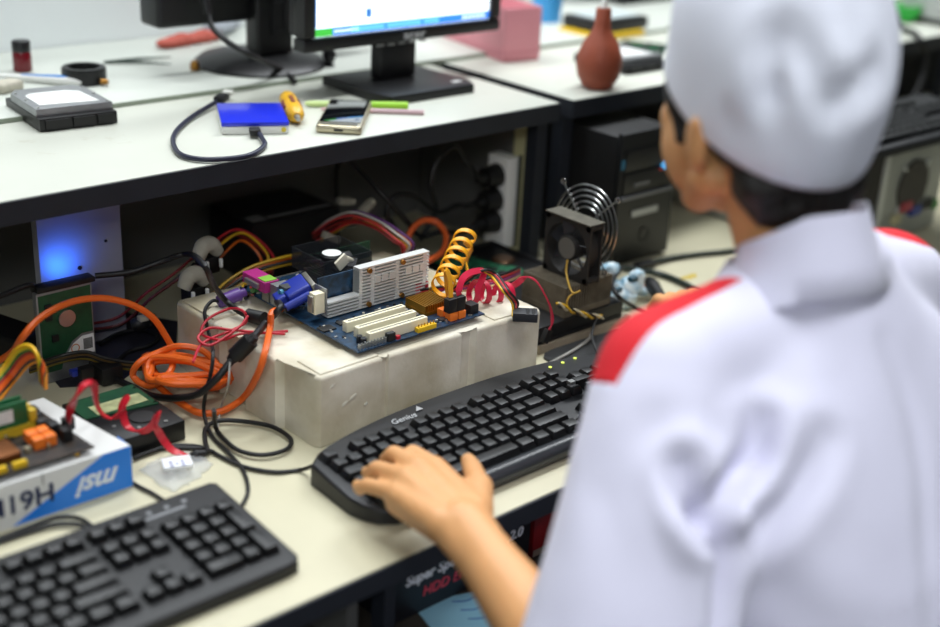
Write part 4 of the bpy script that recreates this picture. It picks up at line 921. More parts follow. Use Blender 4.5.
# ================================================================ far right: open case seen from behind with a keyboard on it
t = T('open_computer_case', 'pale grey computer case with a round fan vent under the far keyboard', 'computer', (2.0, 1.15, 0))
cg = M('galvanised_panel', '#a3a69f', .45, .4, var=.12, scale=20)
cx0, cx1, cy, cz = 1.77, 2.06, 1.03, .178
bx('shell', cg, t, cx0, cx1, cy+.006, cy+.36, .004, cz, bev=.002)
rp = bx('rear_panel', cg, t, cx0+.002, cx1-.002, cy+.002, cy+.0055, .006, cz-.002)
bx('dark_bay', M('dark_bay', '#2a251f', .6, var=.6, scale=30), rp, cx0+.008, cx0+.085, cy, cy+.0018, .03, cz-.008)
bx('bright_rib', M('bright_rib', '#c4c7c2', .4, .4), rp, cx0+.088, cx0+.10, cy-.003, cy+.0018, .01, cz-.004)
q = py(913, 186, cy)
b = MB(); b.lathe([(.046, 0), (.046, .003)], seg=40, mat=Matrix.Translation((q.x, cy+.0016, q.z)) @ Matrix.Rotation(PI/2, 4, 'X')); fvd = b.out('fan_vent', M('vent_dark', '#3a3833', .6), rp)
b = MB()
for i in range(-7, 8):
    for j in range(-7, 8):
        x, z = (i+.5*(j % 2))*.006, j*.0055
        if x*x+z*z < .043**2: b.ring(.0027, .0021, 0, .0008, seg=6, mat=Matrix.Translation((q.x+x, cy-.0016, q.z+z)) @ Matrix.Rotation(PI/2, 4, 'X'))
b.out('vent_mesh', M('mesh_grey', '#6f6c62', .5, .4), fvd)
b = MB()
for a in (PI/4, 3*PI/4, 5*PI/4, 7*PI/4): b.cbox((q.x+.05*math.cos(a), cy, q.z+.05*math.sin(a)), (.016, .003, .006), .001, Matrix.Rotation(-a, 3, 'Y'))
b.out('vent_tab', M('bright_rib'), rp)
for i, (c, x, z, w) in enumerate((('#a32a3a', .02, .058, .03), ('#2b3f8a', .052, .045, .03), ('#1a1a1a', .085, .05, .012), ('#1a1a1a', .105, .05, .012), ('#b8b08a', .0, .04, .02), ('#4f8f4a', .125, .045, .012))):
    bx('rear_port', M('port%d' % i, c, .45), rp, q.x-.05+x, q.x-.05+x+w, cy-.006, cy+.0018, z-.006, z+.010)
# ================================================================ keyboards
def keyboard(name, label, loc, rz, outline, hb, hf, kx, ky, palm, vis=None, ledc=None, gen=False):
    t = T(name, label, 'keyboard', loc, rz=rz)
    D = max(p[1] for p in outline); sl = (hb-hf)/D
    b = MB(); b.prism(outline, 0, 1, 0)
    for v in b.bm.verts: v.co.z = .0006 if v.co.z < .5 else hf+sl*v.co.y
    es = [e for e in b.bm.edges if all(v.co.z > .004 for v in e.verts)]
    r = bmesh.ops.bevel(b.bm, geom=es, offset=.004, segments=3, profile=.6, affect='EDGES'); case = b.out('case', dkgrey if not gen else M('slate_plastic', '#17181b', .42), t, local=True)
    U = .01905; tilt = Matrix.Rotation(math.atan(sl), 4, 'X')
    rows = [[(0, 1)]+[(2+i, 1) for i in range(4)]+[(6.5+i, 1) for i in range(4)]+[(11+i, 1) for i in range(4)]+[(15.25+i, 1) for i in range(3)],
            [(i, 1) for i in range(13)]+[(13, 2)]+[(15.25+i, 1) for i in range(3)]+[(18.5+i, 1) for i in range(4)],
            [(0, 1.5)]+[(1.5+i, 1) for i in range(12)]+[(13.5, 1.5)]+[(15.25+i, 1) for i in range(3)]+[(18.5+i, 1) for i in range(3)]+[(21.5, 1, 2)],
            [(0, 1.75)]+[(1.75+i, 1) for i in range(11)]+[(12.75, 2.25)]+[(18.5+i, 1) for i in range(3)],
            [(0, 2.25)]+[(2.25+i, 1) for i in range(10)]+[(12.25, 2.75)]+[(16.25, 1)]+[(18.5+i, 1) for i in range(3)]+[(21.5, 1, 2)],
            [(0, 1.25), (1.25, 1.25), (2.5, 1.25), (3.75, 6.25), (10, 1.25), (11.25, 1.25), (12.5, 1.25), (13.75, 1.25)]+[(15.25+i, 1) for i in range(3)]+[(18.5, 2), (20.5, 1)]]
    ry = [4.98 if gen else 5.35, 4, 3, 2, 1, 0]; cache = {}; rest = MB(); nrest = 0; nk = 0
    for r_, row in enumerate(rows):
        for kk in row:
            x, w = kk[0], kk[1]; h = kk[2] if len(kk) > 2 else 1
            yy = ky+ry[r_]*U-(h-1)*U; xc = kx+(x+w/2)*U; yc2 = yy+h*U/2
            m = Matrix.Translation((xc, yc2, hf+sl*yc2+.0005)) @ tilt
            g = .0008; a = (w*U/2-g, h*U/2-g)
            W = FR[t.name] @ V((xc, yc2, 0))
            if vis and not vis(W):
                rest.box(-a[0], a[0], -a[1], a[1], 0, .0085, 0, m, taper=(.0026, .0028)); nrest += 1; continue
            if (w, h) not in cache:
                bb_ = MB(); bb_.box(-a[0], a[0], -a[1], a[1], 0, .0085, .0009, taper=(.0026, .0028)); cache[(w, h)] = bb_.mesh('key', keyblk)
            o = bpy.data.objects.new('key', cache[(w, h)]); C.objects.link(o); o.parent = t; o.matrix_local = m; FR[o.name] = FR[t.name]; nk += 1
    if nrest:
        o = rest.out('keys', keyblk, t, local=True); o['kind'] = 'stuff'
    else: rest.bm.free()
    if ledc:
        b = MB()
        for i in range(3): b.cyl((kx+(18.9+i*1.25)*U, ky+6.1*U, hf+sl*(ky+6.1*U)), (kx+(18.9+i*1.25)*U, ky+6.1*U, hf+sl*(ky+6.1*U)+.0012), .0022, seg=10)
        b.out('status_light', ledc, t, local=True)
    return t, sl, case
# near keyboard
ol = [(0, .010), (.006, .002), (.015, 0), (.435, 0), (.446, .002), (.451, .010), (.452, .150), (.446, .155), (.006, .155), (0, .150)]
kt, sl, case = keyboard('near_keyboard', 'dark grey keyboard at the lower left corner of the bench', (.148, .843, .0004), 0, ol, .026, .014, .0117, .019, .0, vis=lambda w: w.x > .30)
b = MB(); b.box(.362, .405, .1295, .1335, .0241, .0247); b.out('worn_badge', M('worn_print', '#85878a', .5), case, local=True)
b = MB()
for i in range(3): b.cyl((.370+i*.019, .1395, .0246), (.370+i*.019, .1395, .0254), .0028, seg=12)
b.out('status_light', M('worn_print'), case, local=True)
# keyboard under the hand
n = 26; ol = [(0, .052), (.004, .034), (.012, .019), (.026, .008), (.046, .002), (.066, 0), (.420, 0), (.440, .005), (.456, .014), (.462, .026)]
for i in range(n+1):
    s = 1-i/n; x = .004+.460*s; e = abs(2*s-1); ol.append((x, .130+.029*(1-e**2.6) if 0 < i < n else .122))
gk, sl2, gcase = keyboard('hand_keyboard', 'black curved keyboard under the person\'s left hand', (.692, .845, .0004), 0, ol, .028, .016, .015, .0145, .0, gen=True)
b = MB(); zz = .016
b.tube([(.030, .0085, zz-.006), (.10, .0065, zz-.0055), (.235, .006, zz-.005), (.37, .0065, zz-.0055), (.44, .0085, zz-.006)], [.008, .0105, .011, .0105, .008], 16)
b.out('palm_rest', M('satin_grey', '#303236', .33), gk, local=True)
mk = M('silver_print', '#b9bbbd', .4, .3)
zz = .016+sl2*.184
text('maker_mark', 'Genius', .0125, mk, Matrix.Translation((.142, .1395, .0170+sl2*.1395)) @ Matrix.Rotation(math.atan(sl2), 4, 'X'), gcase, local=True, depth=.0003, shear=.25)
b = MB(); b.prism([(.164, .144), (.174, .144), (.172, .1535)], .0170+sl2*.148, .0176+sl2*.148); b.out('maker_symbol', mk, gcase, local=True)
b = MB()
for i in range(3): b.cyl((.372+i*.022, .138, .0165+sl2*.138), (.372+i*.022, .138, .0175+sl2*.138), .0022, seg=10)
b.out('status_light', M('green_light', '#c8d860', .3, emit=.6), gcase, local=True)
k = T('small_usb_plug', 'small black plug with a metal tip lying on the keyboard number keys', 'plug', (1.12, .975, .036))
a_, b_ = pz(572, 382, .0395), pz(588, 377, .0395); rm = (b_-a_).to_track_quat('X', 'Z').to_matrix()
MB().cbox(a_.lerp(b_, .55), (.022, .010, .006), .0015, rm).tube([b_, pz(602, 374, .0395), pz(615, 368, .038)], .002, 8).out('body', rubber, k); MB().cbox(a_.lerp(b_, -.05), (.008, .007, .004), 0, rm).out('tip', silver, k)
# far keyboard on the open case
fk, sl3, c3_ = keyboard('far_keyboard', 'dark keyboard lying on the pale grey computer case at the far right', (1.695, .99, cz+.0005), -.02, [(0, .006), (.006, 0), (.446, 0), (.452, .006), (.452, .16), (0, .16)], .024, .014, .0117, .014, 0, vis=lambda w: w.x > 1.74)
cable('keyboard_lead', 'black lead of the near keyboard snaking back past the clear bag', [pz(313, 466, .018), pz(300, 470, .003), pz(275, 472, .003), pz(245, 467, .003), pz(222, 457, .003), pz(208, 450, .003), pz(190, 448, .003), pz(160, 449, .003), pz(135, 457, .003)], .0023, rubber)
cable('loop_lead', 'thin black lead lying in a wide loop between the orange coil and the foam', [pz(208, 452, .006), pz(205, 440, .0055), pz(206, 428, .0055), pz(218, 421, .0055), pz(240, 421, .0055), pz(270, 426, .0055), pz(288, 436, .0055), pz(291, 444, .0055), pz(283, 451, .0055), pz(262, 455, .0055), pz(240, 451, .0055), pz(225, 440, .0055), pz(216, 428, .006), py(214, 410, 1.10)], .0026, rubber)
cable('grey_wire', 'thin grey wire hanging down the left of the foam', [py(230, 362, 1.12), py(228, 385, 1.115), pz(222, 404, .01), pz(219, 418, .004), pz(217, 434, .002)], .0012, M('pale_grey_cable'))
# ================================================================ lower left corner: boxed board
bxw = M('white_carton', '#d9d9d6', .5)
t = T('board_box', 'upside down white and blue product box carrying a brown circuit board', 'box', (.40, 1.074, 0))
qx = .550; y0 = 1.074; h = .049; sk = -.022
b = MB(); m_ = Matrix(((1, sk/.15, 0, 0), (0, 1, 0, 0), (0, 0, 1, 0), (0, 0, 0, 1)))
def sk_(x, y): return (x+(y-y0)*sk/.15, y)
b.prism([sk_(.22, y0), sk_(qx, y0), sk_(qx, y0+.15), sk_(.22, y0+.15)], .0005, h, .0015); cart = b.out('carton', bxw, t)
b = MB(); A, B_ = pz(133, 487, 0), 0
b.prism([(qx-.128, .002), (qx-.0006, .002), (qx-.0006, h-.001), (qx-.030, h-.001)], 0, .0005, mat=Matrix.Translation((0, y0, 0)) @ Matrix.Rotation(PI/2, 4, 'X')); b.out('blue_corner', M('print_blue', '#2380e2', .4), cart)
b = MB(); 
for q_ in (sk_(qx+.0006, y0+.0005),): b.box(qx-.0002, qx+.0005, y0+.0005, y0+.028, .002, h-.002, mat=Matrix.Translation((y0*0, 0, 0)))
b.out('blue_side', M('print_blue'), cart)
text('printed_word', 'msi', .030, M('pale_print', '#dfe8f4', .5), facing((qx-.036, y0-.0012, .0215), (-1, 0, 0), (0, 0, -1)), cart, shear=.42, bold=.0009, depth=.0003)
text('printed_word', 'H61M', .0275, M('navy_print', '#1f2c52', .5), facing((qx-.120, y0-.0012, .0275), (-1, 0, 0), (0, 0, -1)), cart, bold=.0005, depth=.0003, sx=1.06)
b = MB()
for x in (.40, .455): b.box(x, x+.0012, y0-.0008, y0-.0001, h-.012, h)
b.out('carton_notch', M('carton_shadow', '#8f8f8c', .6), cart)
# board on the box
bt = T('boxed_circuit_board', 'circuit board with green memory sticks lying on the white and blue box', 'circuit board', (.42, 1.15, h+.001))
mz = h+.006; mt_ = mz+.0016
brn = M('brown_circuit_board', '#3a2f26', .5, var=.6, scale=100, second='#17191c')
b = MB(); b.prism([(.26, 1.080), (.514, 1.080), (.505, 1.19), (.497, 1.216), (.26, 1.216)], mz, mt_); b.out('board', brn, bt)
b = MB()
for x in (.28, .40, .498):
    for y in (1.086, 1.205): b.cyl((x, y, h+.0005), (x, y, mz), .003, seg=8)
b.out('standoff', gold, bt)
rnd = random.Random(21); b = MB(); b2 = MB()
for i in range(90):
    x = rnd.uniform(.30, .502); y = rnd.uniform(1.083, 1.205); s = rnd.uniform(.001, .003); (b if i % 2 else b2).box(x-s, x+s, y-s, y+s, mt_, mt_+rnd.uniform(.001, .006))
b.out('chips', chip, bt); b2.out('solder_pads', M('dull_pads', '#8a7f68', .5), bt)
om2 = M('orange_socket')
for (x, y) in ((.470, 1.112), (.482, 1.112), (.470, 1.127), (.482, 1.127)): bx('data_socket', om2, bt, x-.0055, x+.0055, y-.006, y+.006, mt_, mt_+.011, bev=.0006)
for (x, y) in ((.488, 1.142), (.492, 1.170), (.494, 1.128), (.499, 1.110), (.490, 1.158)): bx('connector', chip, bt, x-.005, x+.005, y-.006, y+.006, mt_, mt_+.013, bev=.0008)
bx('chipset_cooler', M('copper_cooler', '#7a4a26', .4, .7), bt, .412, .447, 1.098, 1.133, mt_, mt_+.009, bev=.001)
bx('yellow_header', M('yellow_header'), bt, .432, .446, 1.083, 1.088, mt_, mt_+.006); bx('yellow_header', M('yellow_header'), bt, .412, .426, 1.083, 1.088, mt_, mt_+.006)
for i in range(2): bx('expansion_slot', cream, bt, .33, .408, 1.086+i*.016, 1.093+i*.016, mt_, mt_+.012)
b = MB(); b.cyl((.474, 1.174, mt_), (.474, 1.174, mt_+.012), .005, seg=14).cyl((.486, 1.180, mt_), (.486, 1.180, mt_+.012), .005, seg=14); b.out('red_capacitor', redc, bt)
for i, y in enumerate((1.148, 1.160)):
    s = bx('memory_slot', ylp if i else M('slot_yellow', '#c9a92a', .45), bt, .34, .486, y-.0035, y+.0035, mt_, mt_+.010)
    md = bx('memory_module', M('memory_green', '#1f6b40', .4, var=.3, scale=50), bt, .342, .477, y-.0012, y+.0012, mt_+.0102, mt_+.036, bev=.0006)
    bx('module_label', M('label_paper'), md, .435, .462, y-.0016, y-.00125, mt_+.016, mt_+.030)
    b = MB(); b.box(.4785, .4855, y-.004, y+.004, mt_+.0102, mt_+.024, .001); b.out('slot_latch', M('slot_yellow'), s)
# red coil to the drive
k = T('red_coil_cable', 'bright red flat data cable springing from the boxed board across the dark drive', 'data cable', (.488, 1.14, mt_))
P = crom([pz(68, 421, .068), pz(70, 410, .085), pz(76, 396, .105), pz(86, 384, .115), pz(94, 386, .105), pz(97, 404, .07), pz(104, 415, .05), pz(115, 418, .043), pz(123, 408, .060), pz(127, 398, .068), pz(122, 408, .055), pz(127, 426, .036), pz(140, 432, .034), pz(152, 426, .044), pz(158, 413, .062), pz(155, 422, .052), pz(161, 436, .028), pz(172, 450, .012), pz(190, 457, .006)], 7)
N = []
for i, p in enumerate(P):
    a = i/len(P)*PI*6; N.append(V((math.cos(a)*.7, math.sin(a)*.7-.3, .6)))
MB().ribbon(P, N, .0080, .0018).out('ribbon', M('bright_red_cable', '#c4182c', .4), k, ang=50)
MB().cbox(pz(68, 423, .062), (.012, .008, .014), .001).out('plug', rubber, k)
a_, b_ = pz(190, 456, .006), pz(206, 453, .006); MB().tube([a_, a_.lerp(b_, .4), b_], [.003, .006, .0035], 10).out('end_plug', rubber, k)
# drive next to the box
t = T('dark_drive', 'black hard drive with a green board lying beside the white and blue box', 'hard drive', (.60, 1.185, .0005))
dx0, dx1, dy0, dy1 = .556, .645, 1.130, 1.243
bx('chassis', black, t, dx0, dx1, dy0, dy1, .0005, .0245, bev=.002)
b = MB(); b.prism([(dx0+.003, dy0+.062), (dx1-.004, dy0+.05), (dx1-.004, dy1-.004), (dx0+.003, dy1-.004)], .0247, .0262); b.out('board', pcbg, t)
bx('label_sticker', M('olive_label', '#b9bd8c', .5, var=.4, scale=80), t, dx0+.018, dx1-.01, dy0+.062, dy0+.085, .0264, .0267)
b = MB(); b.cyl((dx0+.055, dy0+.032, .0247), (dx0+.055, dy0+.032, .0262), .014, seg=24); b.out('motor_hub', M('dark_hub', '#4a4b4c', .35, .6), t)
b = MB()
for (x, y) in ((.07, .008), (.083, .055), (.083, .1), (.02, .03), (.04, .012)): b.cyl((dx0+x, dy0+y, .0247), (dx0+x, dy0+y, .0262), .0022, seg=8)
b.out('screw', silver, t)
# clear bag with a chip
t = T('clear_bag', 'crumpled clear plastic bag holding a small white labelled part', 'bag', pz(182, 472, 0))
q = [pz(140, 470, .002), pz(158, 458, .004), pz(190, 450, .004), pz(214, 462, .003), pz(196, 478, .003), pz(172, 492, .002)]
b = MB(); c0 = sum(q, V())/6
pts = []
for i in range(36):
    a = i/36*6; k0 = int(a); p = q[k0 % 6].lerp(q[(k0+1) % 6], a-k0); pts.append(p+V((math.sin(i*1.7)*.002, math.cos(i*2.3)*.002, 0)))
rings = []
for s, z in ((1, .0006), (.99, .003), (.8, .007), (.5, .009), (.2, .0085)):
    rings.append([b.bm.verts.new(V((c0.x+(p.x-c0.x)*s, c0.y+(p.y-c0.y)*s, z+(.0025*noise.noise(p*90+V((s, 0, 0))) if z > .001 else 0)))) for p in pts])
for a, c_ in zip(rings, rings[1:]):
    for i in range(36): b.bm.faces.new((a[i], a[(i+1) % 36], c_[(i+1) % 36], c_[i]))
b.bm.faces.new(rings[-1]); b.bm.faces.new(rings[0][::-1])
b.out('film', M('clear_film', '#e9ecec', .12, alpha=.28), t, ang=20)
a_ = pz(177, 463, .0035); rm = Matrix.Rotation(-.35, 3, 'Z')
MB().cbox(pz(177, 463, .011), (.030, .021, .004), .0006, rm).out('part', M('white_label', '#f0f2f5', .4), t)
b = MB()
for i in range(3):
    for j in range(3):
        if (i+j) % 2 == 0 or j == 1: b.cbox(pz(177, 463, .0132)+rm @ V((-.006+i*.006, -.006+j*.005, 0)), (.0038, .002, .0004), 0, rm)
b.out('printed_bars', M('violet_ink', '#5a5f9a', .5), t)
cable('box_lead', 'thin black lead lying from under the white and blue box to the near keyboard', [pz(128, 480, .003), pz(140, 487, .003), pz(152, 493, .003), pz(163, 500, .003)], .002, rubber)
for i in range(2):
    cable('front_lead', ('upper', 'lower')[i]+' of two black leads lying in front of the white and blue box', [pz(-30, 548+i*2, .003), pz(0, 538+i*4, .003), pz(30, 527+i*5, .003), pz(55, 518+i*7, .004), pz(78, 518+i*7, .004), pz(92, 526+i*5, .003)], .0022, rubber)
cable('drive_lead', 'black lead curling along the front of the dark drive', [pz(134, 458, .004), pz(150, 452, .004), pz(170, 446, .004), pz(196, 446, .004), pz(214, 452, .004)], .0022, rubber)
# ================================================================ the person at the bench
skin = M('skin', '#d9a06a', .5, var=.06, scale=25, sss=.08)
shirtm = M('white_cloth', '#e2e0f4', .85, var=.03, scale=9, sheen=.2, bump=.08, bscale=700)
capm = M('cap_cloth', '#eef0fd', .85, var=.03, scale=9, bump=.08, bscale=700)
redcl = M('red_cloth_panel', '#d81424', .75, bump=.08, bscale=700)
hairm = M('black_hair', '#17120f', .45, bump=.6, bscale=420)
def cone(bm, a, b, ra, rb, n=14):           # rounded cone
    a, b = V(a), V(b); d = b-a; L = max(d.length, 1e-5)
    m = Matrix.Translation(a) @ d.to_track_quat('Z', 'Y').to_matrix().to_4x4(); k = 5; prof = []
    for i in range(1, k): 
        t = -PI/2+PI/2*i/k; prof.append((ra*math.cos(t), ra*math.sin(t)))
    prof += [(ra, 0), (rb, L)]
    for i in range(1, k):
        t = PI/2*i/k; prof.append((rb*math.cos(t), L+rb*math.sin(t)))
    s = MB.__new__(MB); s.bm = bm; s.m = 0; s.lathe(prof, seg=n, mat=m)
def ell(bm, c, r, rot=None):
    s = MB.__new__(MB); s.bm = bm; s.m = 0; s.ball(c, 1, r, rot, 24)
def loft(bm, rings, n=28, p=2.4):           # rings: (z, cx, cy, halfwidth, halfdepth)
    R = []
    for z, cx, cy, w, d in rings:
        q = []
        for k in range(n):
            a = 2*PI*k/n; c, s = math.cos(a), math.sin(a)
            q.append(bm.verts.new((cx+w*math.copysign(abs(c)**(2/p), c), cy+d*math.copysign(abs(s)**(2/p), s), z)))
        R.append(q)
    for a, b in zip(R, R[1:]):
        for k in range(n): bm.faces.new((a[k], a[(k+1) % n], b[(k+1) % n], b[k]))
    bm.faces.new(R[0][::-1]); bm.faces.new(R[-1])
def fuse(bm, vox, it, fac=.5, name='fused'):
    bmesh.ops.recalc_face_normals(bm, faces=bm.faces[:])
    me = bpy.data.meshes.new(name); bm.to_mesh(me); bm.free()
    o = bpy.data.objects.new('tmp', me); C.objects.link(o)
    r = o.modifiers.new('r', 'REMESH'); r.mode = 'VOXEL'; r.voxel_size = vox
    if it:
        s = o.modifiers.new('s', 'SMOOTH'); s.iterations = it; s.factor = fac
    dg = bpy.context.evaluated_depsgraph_get()
    out = bpy.data.meshes.new_from_object(o.evaluated_get(dg)); bpy.data.objects.remove(o); bpy.data.meshes.remove(me)
    return out
XC = .960
HC = V((XC-.016, .650, .452))                     # head centre
HR = Matrix.Rotation(-.30, 3, 'Z') @ Matrix.Rotation(-.20, 3, 'X')   # looking down at the bench
def hp(x, y, z): return HC+HR @ V((x, y, z))
SL, SR = V((XC-.160, .602, .238)), V((XC+.165, .600, .240))
EL = V((.672, .548, .005)); WL = pz(463, 527, .060); ER = V((1.245, .69, .065)); WR = V((1.305, .895, .045))
bm = bmesh.new()
loft(bm, [(-.33, XC, .41, .15, .11), (-.25, XC, .41, .168, .125), (-.12, XC, .44, .150, .108), (0, XC, .48, .148, .10), (.10, XC, .52, .163, .105), (.18, XC, .555, .165, .098), (.24, XC, .572, .13, .082), (.285, XC-.01, .578, .070, .058), (.315, XC-.02, .58, .048, .047)])
cone(bm, (XC-.08, .585, .255), SL, .045, .048); cone(bm, (XC+.08, .585, .255), SR, .045, .048)
cone(bm, (XC-.022, .582, .30), hp(-.006, -.018, -.05), .047, .047, 20)
ell(bm, hp(0, -.012, .018), (.076, .095, .092), HR)                # skull
ell(bm, hp(0, .03, -.035), (.060, .062, .075), HR)                 # face
ell(bm, hp(-.036, .036, -.045), (.034, .044, .050), HR); ell(bm, hp(.036, .036, -.045), (.034, .044, .050), HR); cone(bm, hp(-.026, .044, -.080), hp(.026, .044, -.080), .024, .024); cone(bm, hp(0, .058, -.092), hp(0, .052, -.094), .018, .018)   # jaw and chin
cone(bm, hp(-.054, .0, -.07), hp(-.026, .055, -.092), .018, .018); cone(bm, hp(.054, .0, -.07), hp(.026, .055, -.092), .018, .018)
cone(bm, hp(-.045, .052, -.022), hp(-.030, .072, -.03), .022, .018); cone(bm, hp(.045, .052, -.022), hp(.030, .072, -.03), .022, .018)   # cheekbones
cone(bm, hp(0, .088, .004), hp(0, .106, -.036), .009, .013); cone(bm, hp(-.012, .094, -.040), hp(.012, .094, -.040), .009, .009)           # nose
cone(bm, hp(-.018, .084, -.066), hp(.018, .084, -.066), .008, .008); cone(bm, hp(-.035, .076, .022), hp(.035, .076, .022), .013, .013)       # lips, brow
for s in (-1, 1):                                                   # ears
    ER_ = HR @ Matrix.Rotation(s*.35, 3, 'Z')
    ell(bm, hp(s*.080, -.018, -.036), (.009, .017, .026), ER_); cone(bm, hp(s*.089, -.029, -.020), hp(s*.084, -.026, -.048), .0055, .005); cone(bm, hp(s*.075, -.012, -.056), hp(s*.074, -.014, -.050), .008, .007)
# left arm and hand on the keyboard
cone(bm, SL, SL.lerp(EL, .55), .050, .044, 18); cone(bm, SL.lerp(EL, .55), EL, .044, .038, 18)
FA = WL-EL
cone(bm, EL, EL+FA*.32, .037, .037, 18); cone(bm, EL+FA*.32, EL+FA*.75, .037, .0275, 18); cone(bm, EL+FA*.75, WL, .0275, .0255, 18)
side = FA.cross(V((0, 0, 1))).normalized()
cone(bm, WL-side*.008, WL+side*.008, .0215, .0215); cone(bm, EL+FA*.78+side*.006, WL+side*.010, .021, .020); cone(bm, EL+FA*.78-side*.006, WL-side*.010, .021, .020)
K = {'i': pz(434, 459, .072), 'm': pz(418, 460, .077), 'r': pz(406, 470, .075), 'p': pz(397, 486, .067)}
Pp_ = {'i': pz(413, 447, .066), 'm': pz(394, 448, .067), 'r': pz(377, 463, .063), 'p': pz(366, 480, .056)}
for f, wr, r0_ in (('i', .0150, .0128), ('m', .006, .0134), ('r', -.006, .0128), ('p', -.0145, .0118)):
    w_ = WL+side*wr*1.15+V((0, 0, .004)); k_ = K[f]-V((0, 0, r0_*.75))
    cone(bm, w_+(k_-w_)*.12, k_, .0165, r0_, 14)
    cone(bm, WL+side*wr*.9-V((0, 0, .006)), k_-V((0, 0, .010)), .014, .0115, 14)
fwd_h = ((K['m']-WL)*V((1, 1, 0))).normalized() if False else V(((K['m']-WL).x, (K['m']-WL).y, 0)).normalized()
for f, r0_, l2, l3 in (('i', .0092, .020, .017), ('m', .0095, .022, .018), ('r', .0090, .021, .017), ('p', .0082, .016, .014)):
    k_, p_ = K[f]-V((0, 0, r0_*.9)), Pp_[f]-V((0, 0, r0_*.7))
    fd = V(((p_-k_).x, (p_-k_).y, 0)).normalized()*.6+fwd_h*.4; fd.normalize()
    d_ = p_+fd*l2*.60+V((0, 0, -l2*.55)); t_ = d_+fd*l3*.35+V((0, 0, -l3*.55))
    t_.z = max(t_.z, .0435-.0)
    cone(bm, k_, p_, r0_*1.12, r0_*.98, 12); cone(bm, p_, d_, r0_*.98, r0_*.88, 12); cone(bm, d_, t_, r0_*.88, r0_*.76, 12)
th0 = WL+side*.020+fwd_h*.012; th1 = pz(479, 487, .059); th2 = pz(472, 468, .053); th3 = pz(468, 460, .047)
cone(bm, th0, th1, .0175, .0145, 14); cone(bm, th1, th2, .0125, .0105, 12); cone(bm, th2, th3, .0104, .0082, 12)
cone(bm, th1-V((0, 0, .004)), K['i'].lerp(WL, .35)-V((0, 0, .016)), .0135, .0135, 12)
# right arm and hand holding a plug
cone(bm, SR, SR.lerp(ER, .55), .050, .044, 18); cone(bm, SR.lerp(ER, .55), ER, .044, .038, 18)
FR_ = WR-ER
cone(bm, ER, ER+FR_*.32, .038, .040, 18); cone(bm, ER+FR_*.32, WR, .040, .025, 18)
s2 = FR_.cross(V((0, 0, 1))).normalized(); f2 = V((FR_.x-.02, FR_.y, 0)).normalized()
for j, (o_, ln) in enumerate(((-.028, .070), (-.010, .078), (.009, .074), (.026, .062))):
    k_ = WR+f2*.082+s2*o_+V((0, 0, .008)); cone(bm, WR+s2*o_*.5, k_, .0165, .0125, 12)
    p_ = k_+f2*.030+V((0, 0, -.002)); d_ = p_+f2*.012+V((0, 0, -.017)); cone(bm, k_, p_, .0105, .0096, 12); cone(bm, p_, d_, .0096, .0082, 12)
cone(bm, WR-s2*.016, WR-s2*.045+f2*.05, .015, .012, 12); cone(bm, WR-s2*.045+f2*.05, WR-s2*.036+f2*.088+V((0, 0, -.004)), .0115, .009, 12)
# legs
for s in (-1, 1):
    hj, kn, an = V((XC+s*.085, .43, -.285)), V((XC+s*.13, .80, -.265)), V((XC+s*.13, .74, FZ+.09))
    cone(bm, hj, kn, .080, .056, 20); cone(bm, kn, kn.lerp(an, .4), .054, .052, 18); cone(bm, kn.lerp(an, .4), an, .052, .036, 18); cone(bm, an-V((0, 0, .045)), an+V((0, .13, -.062)), .034, .026, 14)
body = fuse(bm, .0032, 5, .5, 'person'); body.materials.clear(); body.materials.append(skin); body.shade_smooth()
person = topmesh(body, 'person', 'person in a white cap and red shouldered white shirt typing on the curved keyboard', 'person')
# ---- shirt
bm = bmesh.new()
loft(bm, [(-.36, XC, .42, .185, .145), (-.25, XC, .425, .19, .148), (-.12, XC, .45, .178, .135), (0, XC, .487, .178, .130), (.10, XC, .520, .186, .130), (.18, XC, .550, .188, .118), (.24, XC, .568, .155, .100), (.285, XC-.006, .575, .095, .080), (.32, XC-.012, .578, .066, .064), (.34, XC-.012, .579, .060, .060)], 36, 2.5)
cone(bm, (XC-.06, .580, .262), SL+V((.004, 0, .004)), .060, .060, 22); cone(bm, (XC+.06, .580, .268), SR+V((-.004, 0, .004)), .062, .060, 22)
AX = (EL-SL).normalized()
EE = SL.lerp(EL, 1.05)
cone(bm, SL, SL.lerp(EL, .45)+V((.012, -.012, 0)), .064, .082, 24); cone(bm, SL.lerp(EL, .45)+V((.012, -.012, 0)), EE+V((.018, -.006, 0)), .082, .086, 24)
AXR = (ER-SR).normalized(); E2 = SR.lerp(ER, .95)
cone(bm, SR, SR.lerp(ER, .45), .064, .078, 24); cone(bm, SR.lerp(ER, .45), E2, .078, .080, 24)
sh_me = fuse(bm, .006, 14, .5, 'shirt')
bm = bmesh.new(); bm.from_mesh(sh_me); bpy.data.meshes.remove(sh_me)
def chop(co, no, test):
    no = V(no).normalized(); co = V(co)
    fs = [f for f in bm.faces if test(f.calc_center_median())]
    geom = set(fs)
    for f in fs: geom.update(f.edges); geom.update(f.verts)
    bmesh.ops.bisect_plane(bm, geom=list(geom), plane_co=co, plane_no=no, clear_outer=False)
    dead = [f for f in bm.faces if test(f.calc_center_median()) and (f.calc_center_median()-co).dot(no) > 1e-6]
    bmesh.ops.delete(bm, geom=dead, context='FACES')
def near(a, b, r):
    a, b = V(a), V(b); d = (b-a).normalized()
    return lambda p: ((p-a)-d*(p-a).dot(d)).length < r and (p-a).dot(d) > 0
cutL = SL.lerp(EL, .93)+V((.016, -.006, 0)); cutR = SR.lerp(ER, .85)
chop(cutL, AX, lambda p: p.x < .80 and (p-cutL).length < .17); chop(cutR, AXR, lambda p: p.x > 1.14 and (p-cutR).length < .17)
